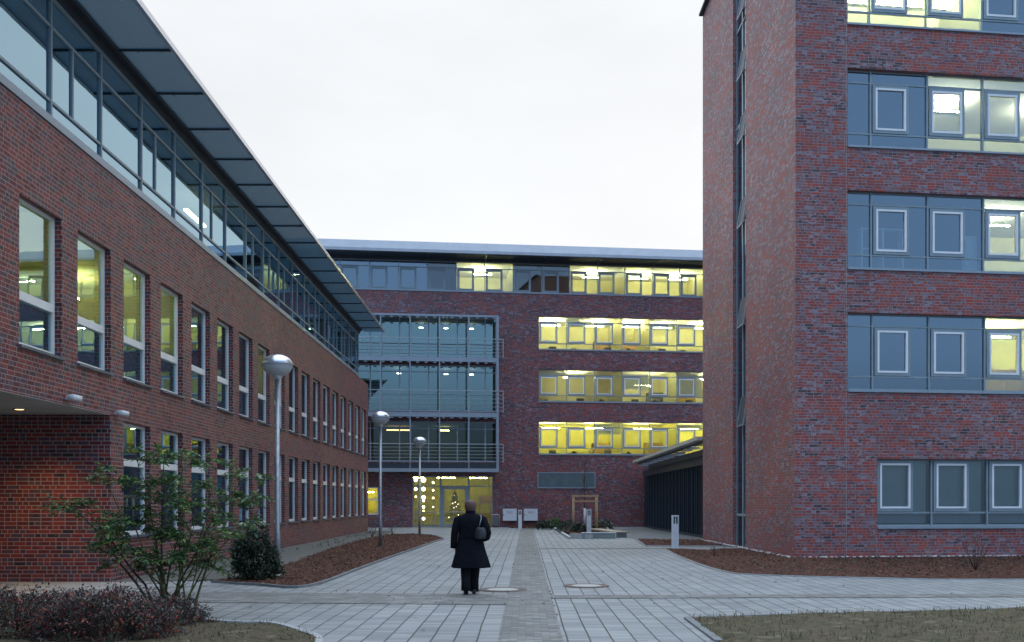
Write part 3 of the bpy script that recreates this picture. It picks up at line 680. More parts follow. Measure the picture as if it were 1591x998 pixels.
for i, (z0, z1) in enumerate(rz):
    xs = ribbon(wx0, BX1-1, z0, z1, .08, z0+.42, z1-.38)
    s_ = MB(); s_.box(wx0, BX1-1, -.05, .08, z0-.05, z0+.006); s_.build('sill', M_FL, BB)
    nx = wx0+pitch*np_ if False else wx0
    seg = [(wx0-.4, xs[3]), (xs[3]+.01, xs[5]), (xs[5]+.01, xs[8]), (xs[8]+.01, BX1-.5)] if i < 2 else [(wx0-.4, xs[3]), (xs[3]+.01, xs[4]), (xs[4]+.01, xs[7]), (xs[7]+.01, BX1-.5)]
    for j, (a, b_) in enumerate(seg):
        L = M_LM if (i == 1 and j < 2) else (M_LY, M_LC, M_LC)[i]; wm = (M_YW, M_CR, M_CR)[i]
        dim = (i == 1 and j == 1)
        room(BB, a, b_, z0-.9, z1+.1, .23, 4.2, wm, L, None, 4.2 if i == 1 else 3.0, .4 if not dim else .9)
# top storey
z0, z1 = topz; xt0 = bs(440)
xs = [bs(709)-pitch*9]
while xs[-1] < BX1-1: xs.append(xs[-1]+pitch)
for k in range(len(xs)-1): strip_window(BB, xs[k], xs[k+1], z0+.06, z1, .08, None, z1-.42, True, M_GB if xs[k+1] > bs(700) else M_GT, mcas=M_FR)
s_ = MB(); s_.box(xs[0], xs[-1], -.05, .16, z0+.003, z0+.1); s_.build('sill', M_FL, BB)
segs = [(xs[0], xs[9]-.01, 0), (xs[9], xs[11], 1), (xs[11]+.01, xs[13], 2), (xs[13]+.01, xs[15], 1), (xs[15]+.01, xs[18], 1), (xs[18]+.01, xs[-1], 1)]
for a, b_, l in segs: room(BB, a, b_, z0-.6, z1+.02, .23, 4.5, (M_DW, M_CR, M_CR)[l], (None, M_LC, None)[l], (M_DW, None, M_CR)[l], 3., .4)
# roof with projecting eave
f = MB(); f.box(xs[0], xs[-1], -.1, .25, z1+.0, z1+.16); f.box(xs[0]-.3, xs[-1]+.5, -1.25, -.1, z1+.16, z1+.20); f.build('eave_soffit', M_FD, BB)
f = MB()
for (ya, za), (yb, zb) in (((-1.36, .22), (-1.30, .42)), ((-1.30, .42), (-.75, 1.05)), ((-.75, 1.05), (2.2, 1.32)), ((2.2, 1.32), (14, 1.34))):
    f.poly([(xs[0]-.3, ya, z1+za), (xs[-1]+.5, ya, z1+za), (xs[-1]+.5, yb, z1+zb), (xs[0]-.3, yb, z1+zb)])
f.poly([(xs[0]-.3, -1.36, z1+.22), (xs[0]-.3, 14, z1+.22), (xs[0]-.3, 14, z1+1.34), (xs[0]-.3, 2.2, z1+1.32), (xs[0]-.3, -.75, z1+1.05), (xs[0]-.3, -1.30, z1+.42)])
f.build('roof', M_RO, BB)
for k in range(0, len(xs), 2):
    f = MB(); f.bar((xs[k], -1.42, z1+.10), (xs[k], -.12, z1+.08), .05, .08); f.build('eave_bracket', M_FD, BB)
# rear bay glazing and its rooms
lev = []
for i, (z0, z1) in enumerate(bayz):
    x = bx0; k = 0; edges = []
    pp = (bs(683)-bs(638))
    xr = bs(683)
    while xr > bx0: xr -= pp
    xr += pp; e = [bx0]
    while xr < bx1-.6: e.append(xr); xr += pp
    e.append(bx1-.25)
    for k in range(len(e)-1):
        f = MB(); a, b_ = e[k], e[k+1]; t = .09; y = .06
        f.box(a-t/2, a+t/2, y, y+.1, z0, z1); f.box(a+t/2, b_-t/2, y, y+.06, z1-.1, z1); f.box(a+t/2, b_-t/2, y, y+.06, z0, z0+.1)
        m_ = a+(b_-a)*.62; f.box(m_-.045, m_+.045, y, y+.07, z0+.1, z1-.1)
        if i < 2: f.box(a+t/2, b_-t/2, y+.003, y+.06, z1-.52, z1-.46)
        w = f.build('window', M_FL, BB); p = MB(); p.poly([(a, y+.03, z0), (b_, y+.03, z0), (b_, y+.03, z1), (a, y+.03, z1)]); p.build('pane', M_GG if i else M_GC, w)
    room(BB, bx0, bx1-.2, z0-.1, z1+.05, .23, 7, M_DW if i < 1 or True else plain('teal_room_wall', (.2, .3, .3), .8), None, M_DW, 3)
    for q in ((656, 520), (696, 521), (737, 522)) if i == 2 else (((696, 596), (737, 596), (620, 600)) if i == 1 else ()):
        lb = MB(); cx_ = bs(q[0]); zz = z1-.12; lb.lathe([(.0, 0), (.15, 0), (.15, .04)], 12, M_LD, (cx_, 2.55, z1-.32)); lb.bar((cx_, 2.55, z1-.28), (cx_, 2.55, z1+.04), .02, .02, M_AL); lb.build('ceiling_light', None, BB)
# yellow glow room on lowest bay storey
lb = MB(); lb.box(bs(600), bs(640), 5.2, 5.5, bayz[0][1]-.25, bayz[0][1]-.2, M_LO); lb.build('ceiling_light', None, BB)
lb = MB(); lb.box(bs(690), bs(705), 5.2, 5.4, bayz[0][1]-.25, bayz[0][1]-.2, M_LI); lb.build('ceiling_light', None, BB)
# balconies
D = 1.15
bxl, bxr = bx0-.2, bs(775, D)
decks = [(bz(700, 733.5, D), bz(700, 728, D)), (bz(700, 648, D), bz(700, 641, D)), (bz(700, 562, D), bz(700, 555, D))]
for i, (za, zb) in enumerate(decks):
    f = MB(); f.box(bxl, bxr, -D, -D+.1, za, zb, M_FL); f.box(bxl, bxr-.1, -D+.1, -.003, za+.08, zb-.03, M_FD)
    if i == 0: f.box(bxl, bxr-.16, -D+.03, -D+.08, zb, bz(700, 719, D)-.03, M_FD)
    n_ = 26
    if i:
        for j in range(n_):
            q = bxl+(bxr-bxl)*(j+.5)/n_; f.box(q-.1, q+.1, -D+.02, -D+.08, za-.09, za-.03, M_FL)
    o = f.build('balcony', None, BB)
    r = MB(); base = bz(700, 718, D) if i == 0 else zb+.06
    top = bz(700, (690, 607, 526)[i], D)
    for j in range(6):
        zz = base+.05+(top-base-.05)*j/5; th = .045 if j == 5 else .02
        r.box(bxl, bxr+.32, -D-.06, -D-.06+th, zz-th/2, zz+th/2); r.box(bxr+.27, bxr+.32, -D-.01, -.003, zz-th/2, zz+th/2)
    x = bs(683, D)-pp*6
    while x < bxr:
        if x > bxl: r.box(x-.03, x+.03, -D-.008, -D+.03, base-.1, top+.02)
        x += pp
    r.box(bxr+.265, bxr+.315, -D-.01, -D+.03, base-.05, top); r.build('railing', M_RL, o)
f = MB(); zt = bz(700, 489, D)
f.box(bxr-.16, bxr, -D-.004, -D+.16, decks[0][0], zt); f.box(bxl, bxr-.16, -D, -D+.1, zt-.12, zt); f.box(bxl, bxr-.16, -D+.1, -.003, zt-.1, zt-.04)
x = bs(683, D)-pp*6
while x < bxr-.5:
    if x > bxl: f.box(x-.04, x+.04, -D+.03, -D+.09, decks[0][1], zt-.12)
    x += pp
for j in range(26):
    q = bxl+(bxr-bxl)*(j+.5)/26; f.box(q-.1, q+.1, -D+.02, -D+.08, zt-.22, zt-.16)
f.build('balcony_frame', M_FL, BB)
# entrance: glazed screen with a grey door
room(BB, ex0-.9, ex1+.3, .02, ez1+.05, .23, 6, plain('olive_yellow_wall', (.45, .44, .05), .8), M_LE, plain('olive_ceiling', (.42, .40, .12), .8), 2.2, .12, M_FLR)
dx0, dx1, tz = bs(686), bs(727), bz(700, 756)
f = MB(); y = .1
for q, w_ in ((ex0+.03, .06), (bs(676), .05), (dx0-.05, .14), (dx1+.05, .14), (ex1-.03, .06)): f.box(q-w_/2, q+w_/2, y, y+.08, 0, ez1)
f.box(ex0, ex1, y+.003, y+.075, tz-.03, tz+.05); f.box(ex0, dx0-.12, y+.003, y+.075, bz(700, 796)-.03, bz(700, 796)+.03); f.box(ex0, ex1, y+.003, y+.075, ez1-.06, ez1-.001); f.box(ex0, dx0-.12, y+.003, y+.075, .01, .1)
w = f.build('entrance_screen', M_FR, BB); p = MB(); p.poly([(ex0, y+.04, 0), (ex1, y+.04, 0), (ex1, y+.04, ez1), (ex0, y+.04, ez1)]); p.build('pane', M_GB, w)
f = MB(); w_ = .17
f.box(dx0+.02, dx0+.02+w_, y-.03, y+.04, .02, tz-.04); f.box(dx1-.02-w_, dx1-.02, y-.03, y+.04, .02, tz-.04); f.box(dx0+.02+w_, dx1-.02-w_, y-.03, y+.04, .02, .2); f.box(dx0+.02+w_, dx1-.02-w_, y-.03, y+.04, tz-.2, tz-.04)
d = f.build('door', M_FR, BB); h_ = MB(); h_.tube([(dx0+.1, y-.07, 1.02), (dx1-.1, y-.07, 1.02)], .022, 8); h_.build('handle', M_AL, d)
# window half hidden at far left, lit yellow
f = MB(); a, b_, z0, z1 = ww; t = .08
for q in ((a, a+t, z0, z1), (b_-t, b_, z0, z1), (a+t, b_-t, z0, z0+t), (a+t, b_-t, z1-t, z1), (a+t, b_-t, z0-.0+.95, z0+1.05)): f.box(q[0], q[1], .05, .11, q[2], q[3])
w = f.build('window', M_WC, BB); p = MB(); p.poly([(a, .08, z0), (b_, .08, z0), (b_, .08, z1), (a, .08, z1)]); p.build('pane', M_GB, w)
room(BB, a-.5, b_+.4, .3, z1+.15, .23, 3, M_YW, M_LE, M_YW, 4, .5)
# louvre panel
lx0, lx1, lz0, lz1 = bs(835), bs(925), bz(880, 759), bz(880, 734)
f = MB(); t = .06
for q in ((lx0, lx1, lz0, lz0+t), (lx0, lx1, lz1-t, lz1), (lx0, lx0+t, lz0+t, lz1-t), (lx1-t, lx1, lz0+t, lz1-t)): f.box(q[0], q[1], -.05, -.002, q[2], q[3], M_FL)
j = lz0+t
while j < lz1-t: f.poly([(lx0+t, -.01, j+.07), (lx1-t, -.01, j+.07), (lx1-t, -.045, j), (lx0+t, -.045, j)], M_TEAL); j += .075
f.box(lx0+t, lx1-t, -.008, -.002, lz0+t, lz1-t, M_FD)
f.build('louvre_vent', None, BB)

# ------------------------------------------------------------------ glazed link hall with louvred canopy
LK = empty('glazed_link_hall', (8.8, 43.2, 0)); tag(LK, 'low dark glazed hall under a slatted canopy between tower and rear building', 'building')
f = MB(); f.box(0, 8, .3, 24.4, 3.75, 3.95, M_SI); f.box(.04, .2, 0, 24.4, 3.4, 3.75, M_FD); f.box(.05, .2, 0, 24.4, 0, .12, M_FD); f.build('roof', None, LK)
y = 0
while y < 23.5:
    f = MB(); f.box(.02, .14, y-.03, y+.03, .12, 3.4); f.box(.04, .12, y+.58, y+.61, .12, 3.4)
    w = f.build('glass_panel', M_FD, LK); p = MB(); p.poly([(.08, y, .12), (.08, y+1.2, .12), (.08, y+1.2, 3.4), (.08, y, 3.4)]); p.build('pane', M_GD, w); y += 1.2
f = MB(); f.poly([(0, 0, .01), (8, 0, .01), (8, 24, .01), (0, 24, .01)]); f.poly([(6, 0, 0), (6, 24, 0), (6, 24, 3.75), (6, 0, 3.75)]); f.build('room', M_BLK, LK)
o0, o1 = Vector((-.66, -.1, 4.42)), Vector((-1.0, 20.2, 4.22)); i0, i1 = Vector((-.02, -.1, 3.92)), Vector((-.02, 20.2, 3.92))
cn = MB(); cn.bar(o0, o1, .32, .16, M_TAN); cn.bar(o0+Vector((.2, 0, -.1)), o1+Vector((.2, 0, -.1)), .04, .12, M_FD); cn.bar(i0+Vector((-.08, 0, 0)), i1+Vector((-.08, 0, 0)), .12, .26, M_FD)
nS = 12
for j in range(nS):
    t = j/(nS-1); a = o0.lerp(o1, t)+Vector((.2, 0, -.2)); q = i0.lerp(i1, t); q.z = a.z
    cn.bar(a, q, .08, .05, M_FL); cn.bar(a+Vector((0, .6, .05)), q+Vector((0, .6, .05)), 1.1, .02, M_TEAL)
cn.build('canopy', None, LK)

# ------------------------------------------------------------------ street lamps
def lamp():
    e = empty('street_lamp', (0, 0, 0)); tag(e, 'x', 'street lamp', 'globe lamps along the left mulch bed')
    m = MB(); m.tube([(0, 0, -.1), (0, 0, 1.0), (0, 0, 1.04), (0, 0, 4.42)], [.066, .066, .055, .050], 16); m.build('pole', M_ZN, e)
    m = MB(); m.lathe([(.10, 0), (.10, .035), (.07, .045)], 16, None, (0, 0, .02), True); m.build('base_collar', M_ZN, e)
    m = MB(); m.lathe([(.055, 4.36), (.09, 4.40), (.11, 4.42), (.10, 4.46)], 20); m.build('neck', M_AL, e)
    R_ = .335
    m = MB(); m.lathe([(R_*math.cos(a), 4.70+R_*.66*math.sin(a)) for a in [R(x) for x in (0, 10, 22, 35, 50, 65, 78, 89)]], 32, None, (0, 0, 0), True); m.build('lamp_hood', M_AL, e)
    m = MB(); m.lathe([(R_*.97*math.cos(a)+.003, 4.695-R_*.80*math.sin(a)) for a in [R(x) for x in (0, 12, 25, 40, 55, 70)]], 32); m.build('lamp_globe', M_OP, e)
    m = MB(); m.lathe([(R_+.008, 4.685), (R_+.014, 4.70), (R_+.004, 4.715)], 32); m.build('rim_band', M_FL, e)
    return e
L0 = lamp(); p = G(431, 897); L0.location = (p.x, p.y, 0); L0['label'] = 'nearest tall grey lamp with round globe beside the dark round bush'
p = G(591, 852.5); copy_thing(L0, (p.x, p.y, 0), 0, 'middle lamp of the three, standing in the narrow part of the mulch bed')
p = G(652, 832.5); copy_thing(L0, (p.x, p.y, 0), 0, 'farthest small lamp in front of the lit entrance glazing')

# bollards
def bollard(h=1.2, w=.22):
    e = empty('bollard_light', (0, 0, 0)); tag(e, 'x', 'bollard', 'slim white bollard lights')
    m = MB(); m.box(-w/2, w/2, -w/2, w/2, 0, h-.30); m.box(-w/2, -w/2+.035, -w/2, w/2, h-.30, h-.05); m.box(w/2-.035, w/2, -w/2, w/2, h-.30, h-.05); m.box(-.015, .015, -w/2+.01, w/2, h-.30, h-.08); m.build('post', M_WP, e)
    m = MB(); m.box(-w/2-.004, w/2+.004, -w/2-.004, w/2+.004, h-.05, h); m.build('cap', M_WP, e)
    m = MB(); m.box(-w/2+.035, w/2-.035, -w/2+.03, w/2-.03, h-.30, h-.05); m.build('lens', M_FD, e)
    m = MB(); m.box(-w/2-.02, w/2+.02, -w/2-.02, w/2+.02, -.02, .015); m.build('foot_plate', M_FD, e)
    return e
B0 = bollard(); p = G(1049, 853.5); B0.location = p; B0['label'] = 'nearest white bollard at the tip of the right mulch bed'
p = G(915, 832); copy_thing(B0, (p.x, p.y, .1), 0, 'white bollard in front of the staked young tree')
p = G(808, 822.5); b3 = copy_thing(B0, (p.x, p.y-.2, 0), 0, 'white bollard with a red round mark between the two white boxes')
m = MB(); m.lathe([(.0, 0), (.07, 0), (.07, .01)], 16, M_RED); em = m.build('emblem', None, b3); em.rotation_euler = (R(90), 0, 0); em.location = (0, -.112, 1.09)

# white cabinets on the rear wall
def cabinet(px0, px1, label):
    a, b_ = bs(px0, .2), bs(px1, .2); z0, z1 = bz(790, 809.5), bz(790, 790.5)
    c = (a+b_)/2; w_ = (b_-a)/2
    M_ = Matrix.Rotation(BT, 3, 'Z'); loc = M_@Vector((c, -.005, 0)); e = empty('meter_cabinet', (loc.x, BY+loc.y, z0), BT); tag(e, label, 'wall cabinet', 'white cabinets on the rear wall')
    h_ = z1-z0
    m = MB(); m.box(-w_, w_, -.2, 0, 0, h_); m.build('cabinet_body', M_GREYF, e)
    m = MB(); m.box(-w_+.01, w_-.01, -.222, -.2, .015, h_-.01); d = m.build('door', M_WP, e)
    m = MB(); m.box(-w_+.05, -w_+.08, -.24, -.222, h_*.42, h_*.58); m.build('handle', M_BLK, d)
    m = MB(); random.seed(5)
    for r_, (zz, wd, mt) in enumerate(((.80, .5, M_LIL), (.71, .36, M_RED), (.63, .40, M_RED))):
        x = -w_*wd
        while x < w_*wd:
            l_ = random.uniform(.02, .06); m.box(x, x+l_, -.2255, -.2225, h_*zz-.018, h_*zz+.018, mt); x += l_+.018
    m.build('faded_print', None, d)
cabinet(781, 803, 'white wall cabinet with faded print left of the thin bollard')
cabinet(813.5, 835.5, 'white wall cabinet with faded print right of the thin bollard')
for i, j, f_ in ((0, 2, .35), (0, 5, .2), (1, 0, .15), (1, 3, .55), (2, 1, .25), (2, 4, .3), (1, 5, .8)):
    xa = wx0+pitch*j; zt_ = rz[i][1]-.05; zb_ = zt_-(rz[i][1]-rz[i][0])*f_; bl = MB(); k = 0
    while zt_-k*.06 > zb_: bl.poly([(xa+.06, .245, zt_-k*.06-.05), (xa+pitch-.06, .245, zt_-k*.06-.05), (xa+pitch-.06, .26, zt_-k*.06), (xa+.06, .26, zt_-k*.06)]); k += 1
    bl.build('window_blind', M_BL2, BB)
# litter bin by the entrance
M_ = Matrix.Rotation(BT, 3, 'Z'); l_ = M_@Vector((bs(770, .5), -.5, 0)); e = empty('litter_bin', (l_.x, BY+l_.y, 0), BT); tag(e, 'small grey litter bin in a pale steel hoop right of the entrance', 'litter bin')
m = MB(); m.loft([[(x*w_, y*w_*.7, z) for x, y in ((-1, -1), (1, -1), (1, 1), (-1, 1))] for w_, z in ((.16, .12), (.19, .5), (.2, .72))], None, True, False); m.build('bin_body', M_GREYF, e)
m = MB(); m.tube([(-.25, 0, 0), (-.25, 0, .8), (-.2, 0, .84), (.2, 0, .84), (.25, 0, .8), (.25, 0, 0)], .02, 8); m.build('hoop', M_AL, e)

# manholes
def manhole(px, py, label):
    p = G(px, py); e = empty('manhole_cover', (p.x, p.y, 0)); tag(e, label, 'manhole cover', 'round manhole covers in the paving')
    m = MB(); m.lathe([(.30, .014), (.31, .018), (.44, .018), (.46, .009)], 40); m.build('ring', M_RUST, e)
    m = MB(); m.lathe([(.01, .016), (.285, .016), (.302, .013)], 40, None, (0, 0, 0), True); m.build('lid', M_LID, e)
manhole(781, 917, 'round manhole cover just right of the walking person')
manhole(911, 911, 'round manhole cover right of the centre strip')

# low bench block beside the tree bed
p = G(955, 836); e = empty('stone_bench', (p.x, p.y, 0), R(8)); tag(e, 'low pale bench block with timber top right of the young tree', 'bench')
m = MB(); m.box(0.05, .6, 0.1, 5.6, 0, .22); m.build('bench_base', M_CONC, e)
m = MB(); m.box(-.02, .7, 0, 5.8, .22, .29); m.build('bench_top', plain('pale_timber', (.33, .27, .21), .7), e)
p = G(937, 837.3); e = empty('ground_light_block', (p.x, p.y, 0)); tag(e, 'low glassy grey block at the front edge of the tree bed', 'block light')
m = MB(); m.box(-.95, .55, -.15, .15, .02, .26); m.build('frosted_body', plain('frosted_glass_block', (.22, .27, .27), .3), e)
m = MB(); m.box(-.98, .58, -.17, .17, .26, .285); m.box(.552, .58, -.17, .17, 0, .26); m.build('frame', M_WP, e)

# ------------------------------------------------------------------ vegetation
def leaf(mb, p, d, up, L, w, m=None, fold=.25):
    d = d.normalized(); s_ = d.cross(up)
    if s_.length < 1e-3: s_ = d.cross(Vector((1, 0, 0)))
    s_.normalize(); n = s_.cross(d)
    a, b_, c = p, p+d*L*.5, p+d*L
    base = len(mb.v); k = mb.mat(m)
    mb.v += [a, b_+s_*w/2+n*w*fold, c-n*L*.1, b_-s_*w/2+n*w*fold, b_]
    for f in ((0, 1, 4), (1, 2, 4), (4, 2, 3), (0, 4, 3)): mb.f.append(tuple(base+i for i in f)); mb.mi.append(k); mb.sm.append(False)
def rv(s=1.): return Vector((random.uniform(-s, s), random.uniform(-s, s), random.uniform(-s, s)))
def tall_shrub(loc):
    random.seed(21)
    e = empty('tall_shrub', loc); tag(e, 'tall loose green shrub with bare stems in front of the passage corner', 'shrub')
    st = MB(); lf = MB(); tips = []
    targets = [(-1.35, .1, 1.35), (-.95, -.2, 1.75), (-.55, .2, 2.05), (-.1, 0, 2.1), (.3, -.2, 2.0), (.75, .2, 1.95), (1.15, 0, 1.75), (1.45, .2, 1.45), (.55, -.3, 1.3), (-.7, -.3, 1.15), (1.0, -.3, 1.05), (-.25, .3, 1.5), (-1.1, .2, .95), (.2, .4, 1.75), (.95, .3, 1.45), (-1.6, 0, 1.45), (.35, -.2, 1.45), (-.4, -.1, 1.75)]
    for i, t in enumerate(targets):
        t = Vector((t[0]*.86, t[1], t[2]*1.08)); b0 = Vector((random.uniform(-.3, .4), random.uniform(-.15, .15), -.05))
        pts = [b0]; n = 6
        for k in range(1, n+1):
            f = k/n; q = b0.lerp(t, f); q.x = b0.x+(t.x-b0.x)*f**1.4; q += rv(.035); pts.append(q)
        r0 = random.uniform(.013, .026); st.tube(pts, [r0*(1-.75*k/n) for k in range(n+1)], 6, M_TWIG if i % 3 else M_BARK)
        for k in range(2, n+1):
            for _ in range(random.choice((1, 2)) if k < n else 3):
                d = (pts[k]-pts[k-1]).normalized()*.5+rv(.9); d.z = abs(d.z)*.5+.05; d.normalize(); L = random.uniform(.12, .32)
                q = pts[k]+d*L; st.tube([pts[k], pts[k]+d*L*.5+Vector((0, 0, .02)), q], [.006, .004, .003], 5, M_TWIG); tips.append((q, d))
    for q, d in tips:
        if q.z < random.uniform(.25, 1.3): continue
        for _ in range(random.choice((4, 5, 6))):      # compound leaves: paired leaflets on a drooping midrib
            dd = (d*.4+rv(1.)); dd.z = dd.z*.35+.05; dd.normalize(); L = random.uniform(.13, .22); side = dd.cross(Vector((0, 0, 1))).normalized(); n = 4
            for j in range(1, n+1):
                f = j/n; p = q+dd*L*f-Vector((0, 0, .05*f*f)); l_ = .07*(1.15-.4*f)
                for s_ in (-1, 1): leaf(lf, p, (side*s_+dd*.5+Vector((0, 0, random.uniform(-.5, .25)))), Vector((0, 0, 1))+rv(.5), l_*1.35, .046)
            leaf(lf, q+dd*L-Vector((0, 0, .05)), dd-Vector((0, 0, .3)), Vector((0, 0, 1)), .11, .05)
    st.build('stems', None, e); lf.build('foliage', M_LF, e)
p = G(262, 958); tall_shrub((p.x, p.y, 0))
def low_shrub(loc, rx, ry, h, n, label, mleaf, berries=0, L=.05, twig=26, name='low_shrub', seed=1, mberry=None, shell=.55, group=None):
    random.seed(seed); e = empty(name, loc); tag(e, label, 'shrub', group); st = MB(); lf = MB()
    for i in range(twig):
        a = random.uniform(0, 6.28); r = random.random()**.5; t = Vector((rx*r*math.cos(a), ry*r*math.sin(a), h*(1.12-.6*r*r)*random.uniform(.8, 1.1)))
        b0 = Vector((t.x*.3, t.y*.3, 0)); mid = b0.lerp(t, .55)+Vector((0, 0, h*.15))+rv(.03); st.tube([b0, mid, t], [.010, .006, .002], 5)
    k = 0
    while k < n:
        a = random.uniform(0, 6.28); z = random.random(); rr = random.uniform(shell, 1.)**.6
        cz = math.sqrt(max(0, 1-z*z)); bumpy = 1+.38*noise.noise(Vector((math.cos(a)*2.2+seed, math.sin(a)*2.2, z*2.5)))
        p = Vector((rx*math.cos(a)*cz*rr*bumpy, ry*math.sin(a)*cz*rr*bumpy, h*(.05+z*rr*bumpy)))
        if noise.noise(p*4.5/max(h, .4)+Vector((seed, 0, 0))) < -.28: k += .4; continue
        d = (p.normalized()*.7+rv(.9)).normalized(); l_ = L*random.uniform(.6, 1.3)
        bb = mberry and random.random() < berries; leaf(lf, p, d, Vector((0, 0, 1)), l_*(1.25 if bb else 1), l_*.6, mberry if bb else mleaf); k += 1
    st.build('stems', M_BARK, e); lf.build('foliage', None, e); return e
p = G(395, 903); low_shrub((p.x, p.y, .04), .52, .5, .98, 5200, 'dense dark round evergreen bush at the foot of the nearest lamp', M_LFD, 0, .075, name='round_shrub', seed=3)
low_shrub((-4.95, 12.1, 0), .95, .75, .56, 9000, 'low reddish grey ground shrub with scarlet leaves, filling the near left corner', M_LFR, .05, .045, 60, seed=5, mberry=M_BER)
low_shrub((-6.3, 12.7, 0), 1.2, .9, .52, 7500, 'low purple grey shrub at the far left picture edge before the passage', M_LFR, .04, .045, 60, seed=8, mberry=M_BER)
low_shrub((-4.6, 13.3, 0), .6, .55, .40, 3000, 'small grey green shrub under the stems of the tall shrub', M_LFR, .03, .045, 30, seed=9, mberry=M_BER)
for i, (px, py, r_, h_, lab) in enumerate(((846, 823, .55, .45, 'low green bush under the right white cabinet'), (862, 821.5, .5, .55, 'rounded green bush just right of the white cabinets'), (884, 829, .6, .62, 'dark spreading bush left of the tree stakes'), (899, 831, .5, .5, 'small dark bush at the left tree stake'), (936, 828, .62, .62, 'green bush right of the tree stakes'))):
    p = G(px, py); low_shrub((p.x, min(p.y, 63.5), .05), r_, r_, h_, 700, lab, M_LFD if i != 1 else M_LF, 0, .13, 8, 'bush', 30+i, group='bushes by the rear wall')
# sprigs in the beds
def sprig(loc, label, s, seed, group):
    random.seed(seed); e = empty('bare_sapling', loc); tag(e, label, 'plant', group); st = MB()
    for i in range(9):
        a = random.uniform(0, 6.28); t = Vector((math.cos(a)*s*.55*random.random(), math.sin(a)*s*.5*random.random(), s*random.uniform(.6, 1))); m_ = t*.5+rv(.05*s); st.tube([(0, 0, 0), m_, t], [.008, .006, .003], 5)
        st.tube([m_, m_+rv(.25*s)+Vector((0, 0, .2*s))], [.005, .002], 4); st.tube([t*.75, t*.75+rv(.2*s)+Vector((0, 0, .15*s))], [.004, .002], 4)
    st.build('stems', M_BARK, e)
for i, (px, py, s, lab) in enumerate(((610, 833, .9, 'bare twiggy bush behind the middle lamp'), (578, 836, .7, 'bare twiggy bush left of the middle lamp by the wall'), (1515, 890, 1.1, 'thin leafless sapling in front of the right ground floor windows'), (1110, 868, .35, 'tiny leafless plant near the tip of the right bed'))):
    p = G(px, py); sprig((p.x, p.y, .03), lab, s, 50+i, 'leafless plants in the beds')
g = MB(); random.seed(77)                          # sparse ground cover on the mulch
def cover(x, y, s):
    for _ in range(7): leaf(g, Vector((x, y, .06))+rv(s*.5)*Vector((1, 1, .2)).length*.5, Vector((random.uniform(-1, 1), random.uniform(-1, 1), .6)), Vector((0, 0, 1)), s*random.uniform(.4, .8), s*.25)
for i in range(170): cover(random.uniform(5.9, 20), 0, .09) if False else None
for i in range(260):
    X_ = random.uniform(6, 20); Y_ = random.uniform(22.3, 28.6)
    cover(X_, Y_, .10)
for i in range(70):
    t = random.random(); Y_ = 24+30*t; cover(-7.2+random.uniform(-.4, .5), Y_, .1)
tag(g.build('ground_cover', M_LFD), kind='stuff')
# young staked tree
p = G(908, 829.5); e = empty('young_tree', (p.x, p.y, .1)); tag(e, 'leafless young tree between the timber stakes', 'tree')
random.seed(4); st = MB(); st.tube([(0, 0, 0), (.01, 0, 1.6), (-.02, 0, 2.6), (.03, 0, 3.9)], [.04, .032, .022, .006], 8); st.build('trunk', M_BARK, e)
st = MB()
for i in range(18):
    z = random.uniform(2.1, 3.6); a = random.uniform(0, 6.28); L = random.uniform(.3, .7); d = Vector((math.cos(a)*.6, math.sin(a)*.6, 1)).normalized(); q = Vector((0, 0, z)); st.tube([q, q+d*L*.5+rv(.04), q+d*L], [.010, .007, .003], 5)
    for _ in range(3): st.tube([q+d*L*.6, q+d*L*.6+rv(.2)+Vector((0, 0, .12))], [.004, .002], 4)
st.build('branches', M_BARK, e)
st = MB(); st.tube([(.02, 0, .35), (.02, 0, 1.25)], .06, 10); st.build('trunk_guard', M_WP, e)
e2 = empty('tree_stakes', (p.x+.03, p.y, .1)); tag(e2, 'timber frame of stakes around the leafless young tree', 'tree stake')
for sx_, sy_ in ((-.62, -.35), (.62, -.35), (-.62, .4), (.62, .4)):
    st = MB(); st.tube([(sx_, sy_, -.1), (sx_*.98, sy_, 1.95)], .045, 8); st.build('stake', M_WOOD, e2)
st = MB()
for a, q in (((-.7, -.36, 1.9), (.7, -.36, 1.9)), ((-.7, .41, 1.9), (.7, .41, 1.9)), ((-.62, -.4, 1.86), (-.62, .45, 1.86)), ((.62, -.4, 1.86), (.62, .45, 1.86)), ((-.62, -.39, 1.62), (.62, -.39, 1.62))): st.bar(a, q, .05, .1)
st.build('cross_rail', M_WOOD, e2)

# ------------------------------------------------------------------ things inside the entrance
Mr = Matrix.Rotation(BT, 3, 'Z')
def bpos(s_, y, z=0): v = Mr@Vector((s_, y, z)); return Vector((v.x, BY+v.y, z))
pt = bpos(bs(707, -1.3), 1.4); e = empty('christmas_tree', pt); tag(e, 'dark decorated fir tree standing inside the entrance door', 'christmas tree')
random.seed(12); lf = MB(); st = MB(); st.tube([(0, 0, 0), (0, 0, 2.4)], [.04, .01], 6); st.build('trunk', M_BARK, e)
for i in range(2600):
    z = random.random()**1.1; r = (1-z)*.62*random.uniform(.5, 1)*(1+.25*math.sin(z*40)); a = random.uniform(0, 6.28); d = Vector((math.cos(a), math.sin(a), -.25)); leaf(lf, Vector((r*math.cos(a), r*math.sin(a), .35+2.05*z)), d, Vector((0, 0, 1)), .12, .03)
lf.build('foliage', M_LFD, e)
for i in range(10):
    z = random.uniform(.1, .9); a = random.uniform(3.6, 5.8); r = (1-z)*.6; st = MB(); st.lathe([(.005, -.03), (.022, 0), (.005, .03)], 8, None, (r*math.cos(a), r*math.sin(a), .35+2*z)); st.build('fairy_light', M_LB, e)
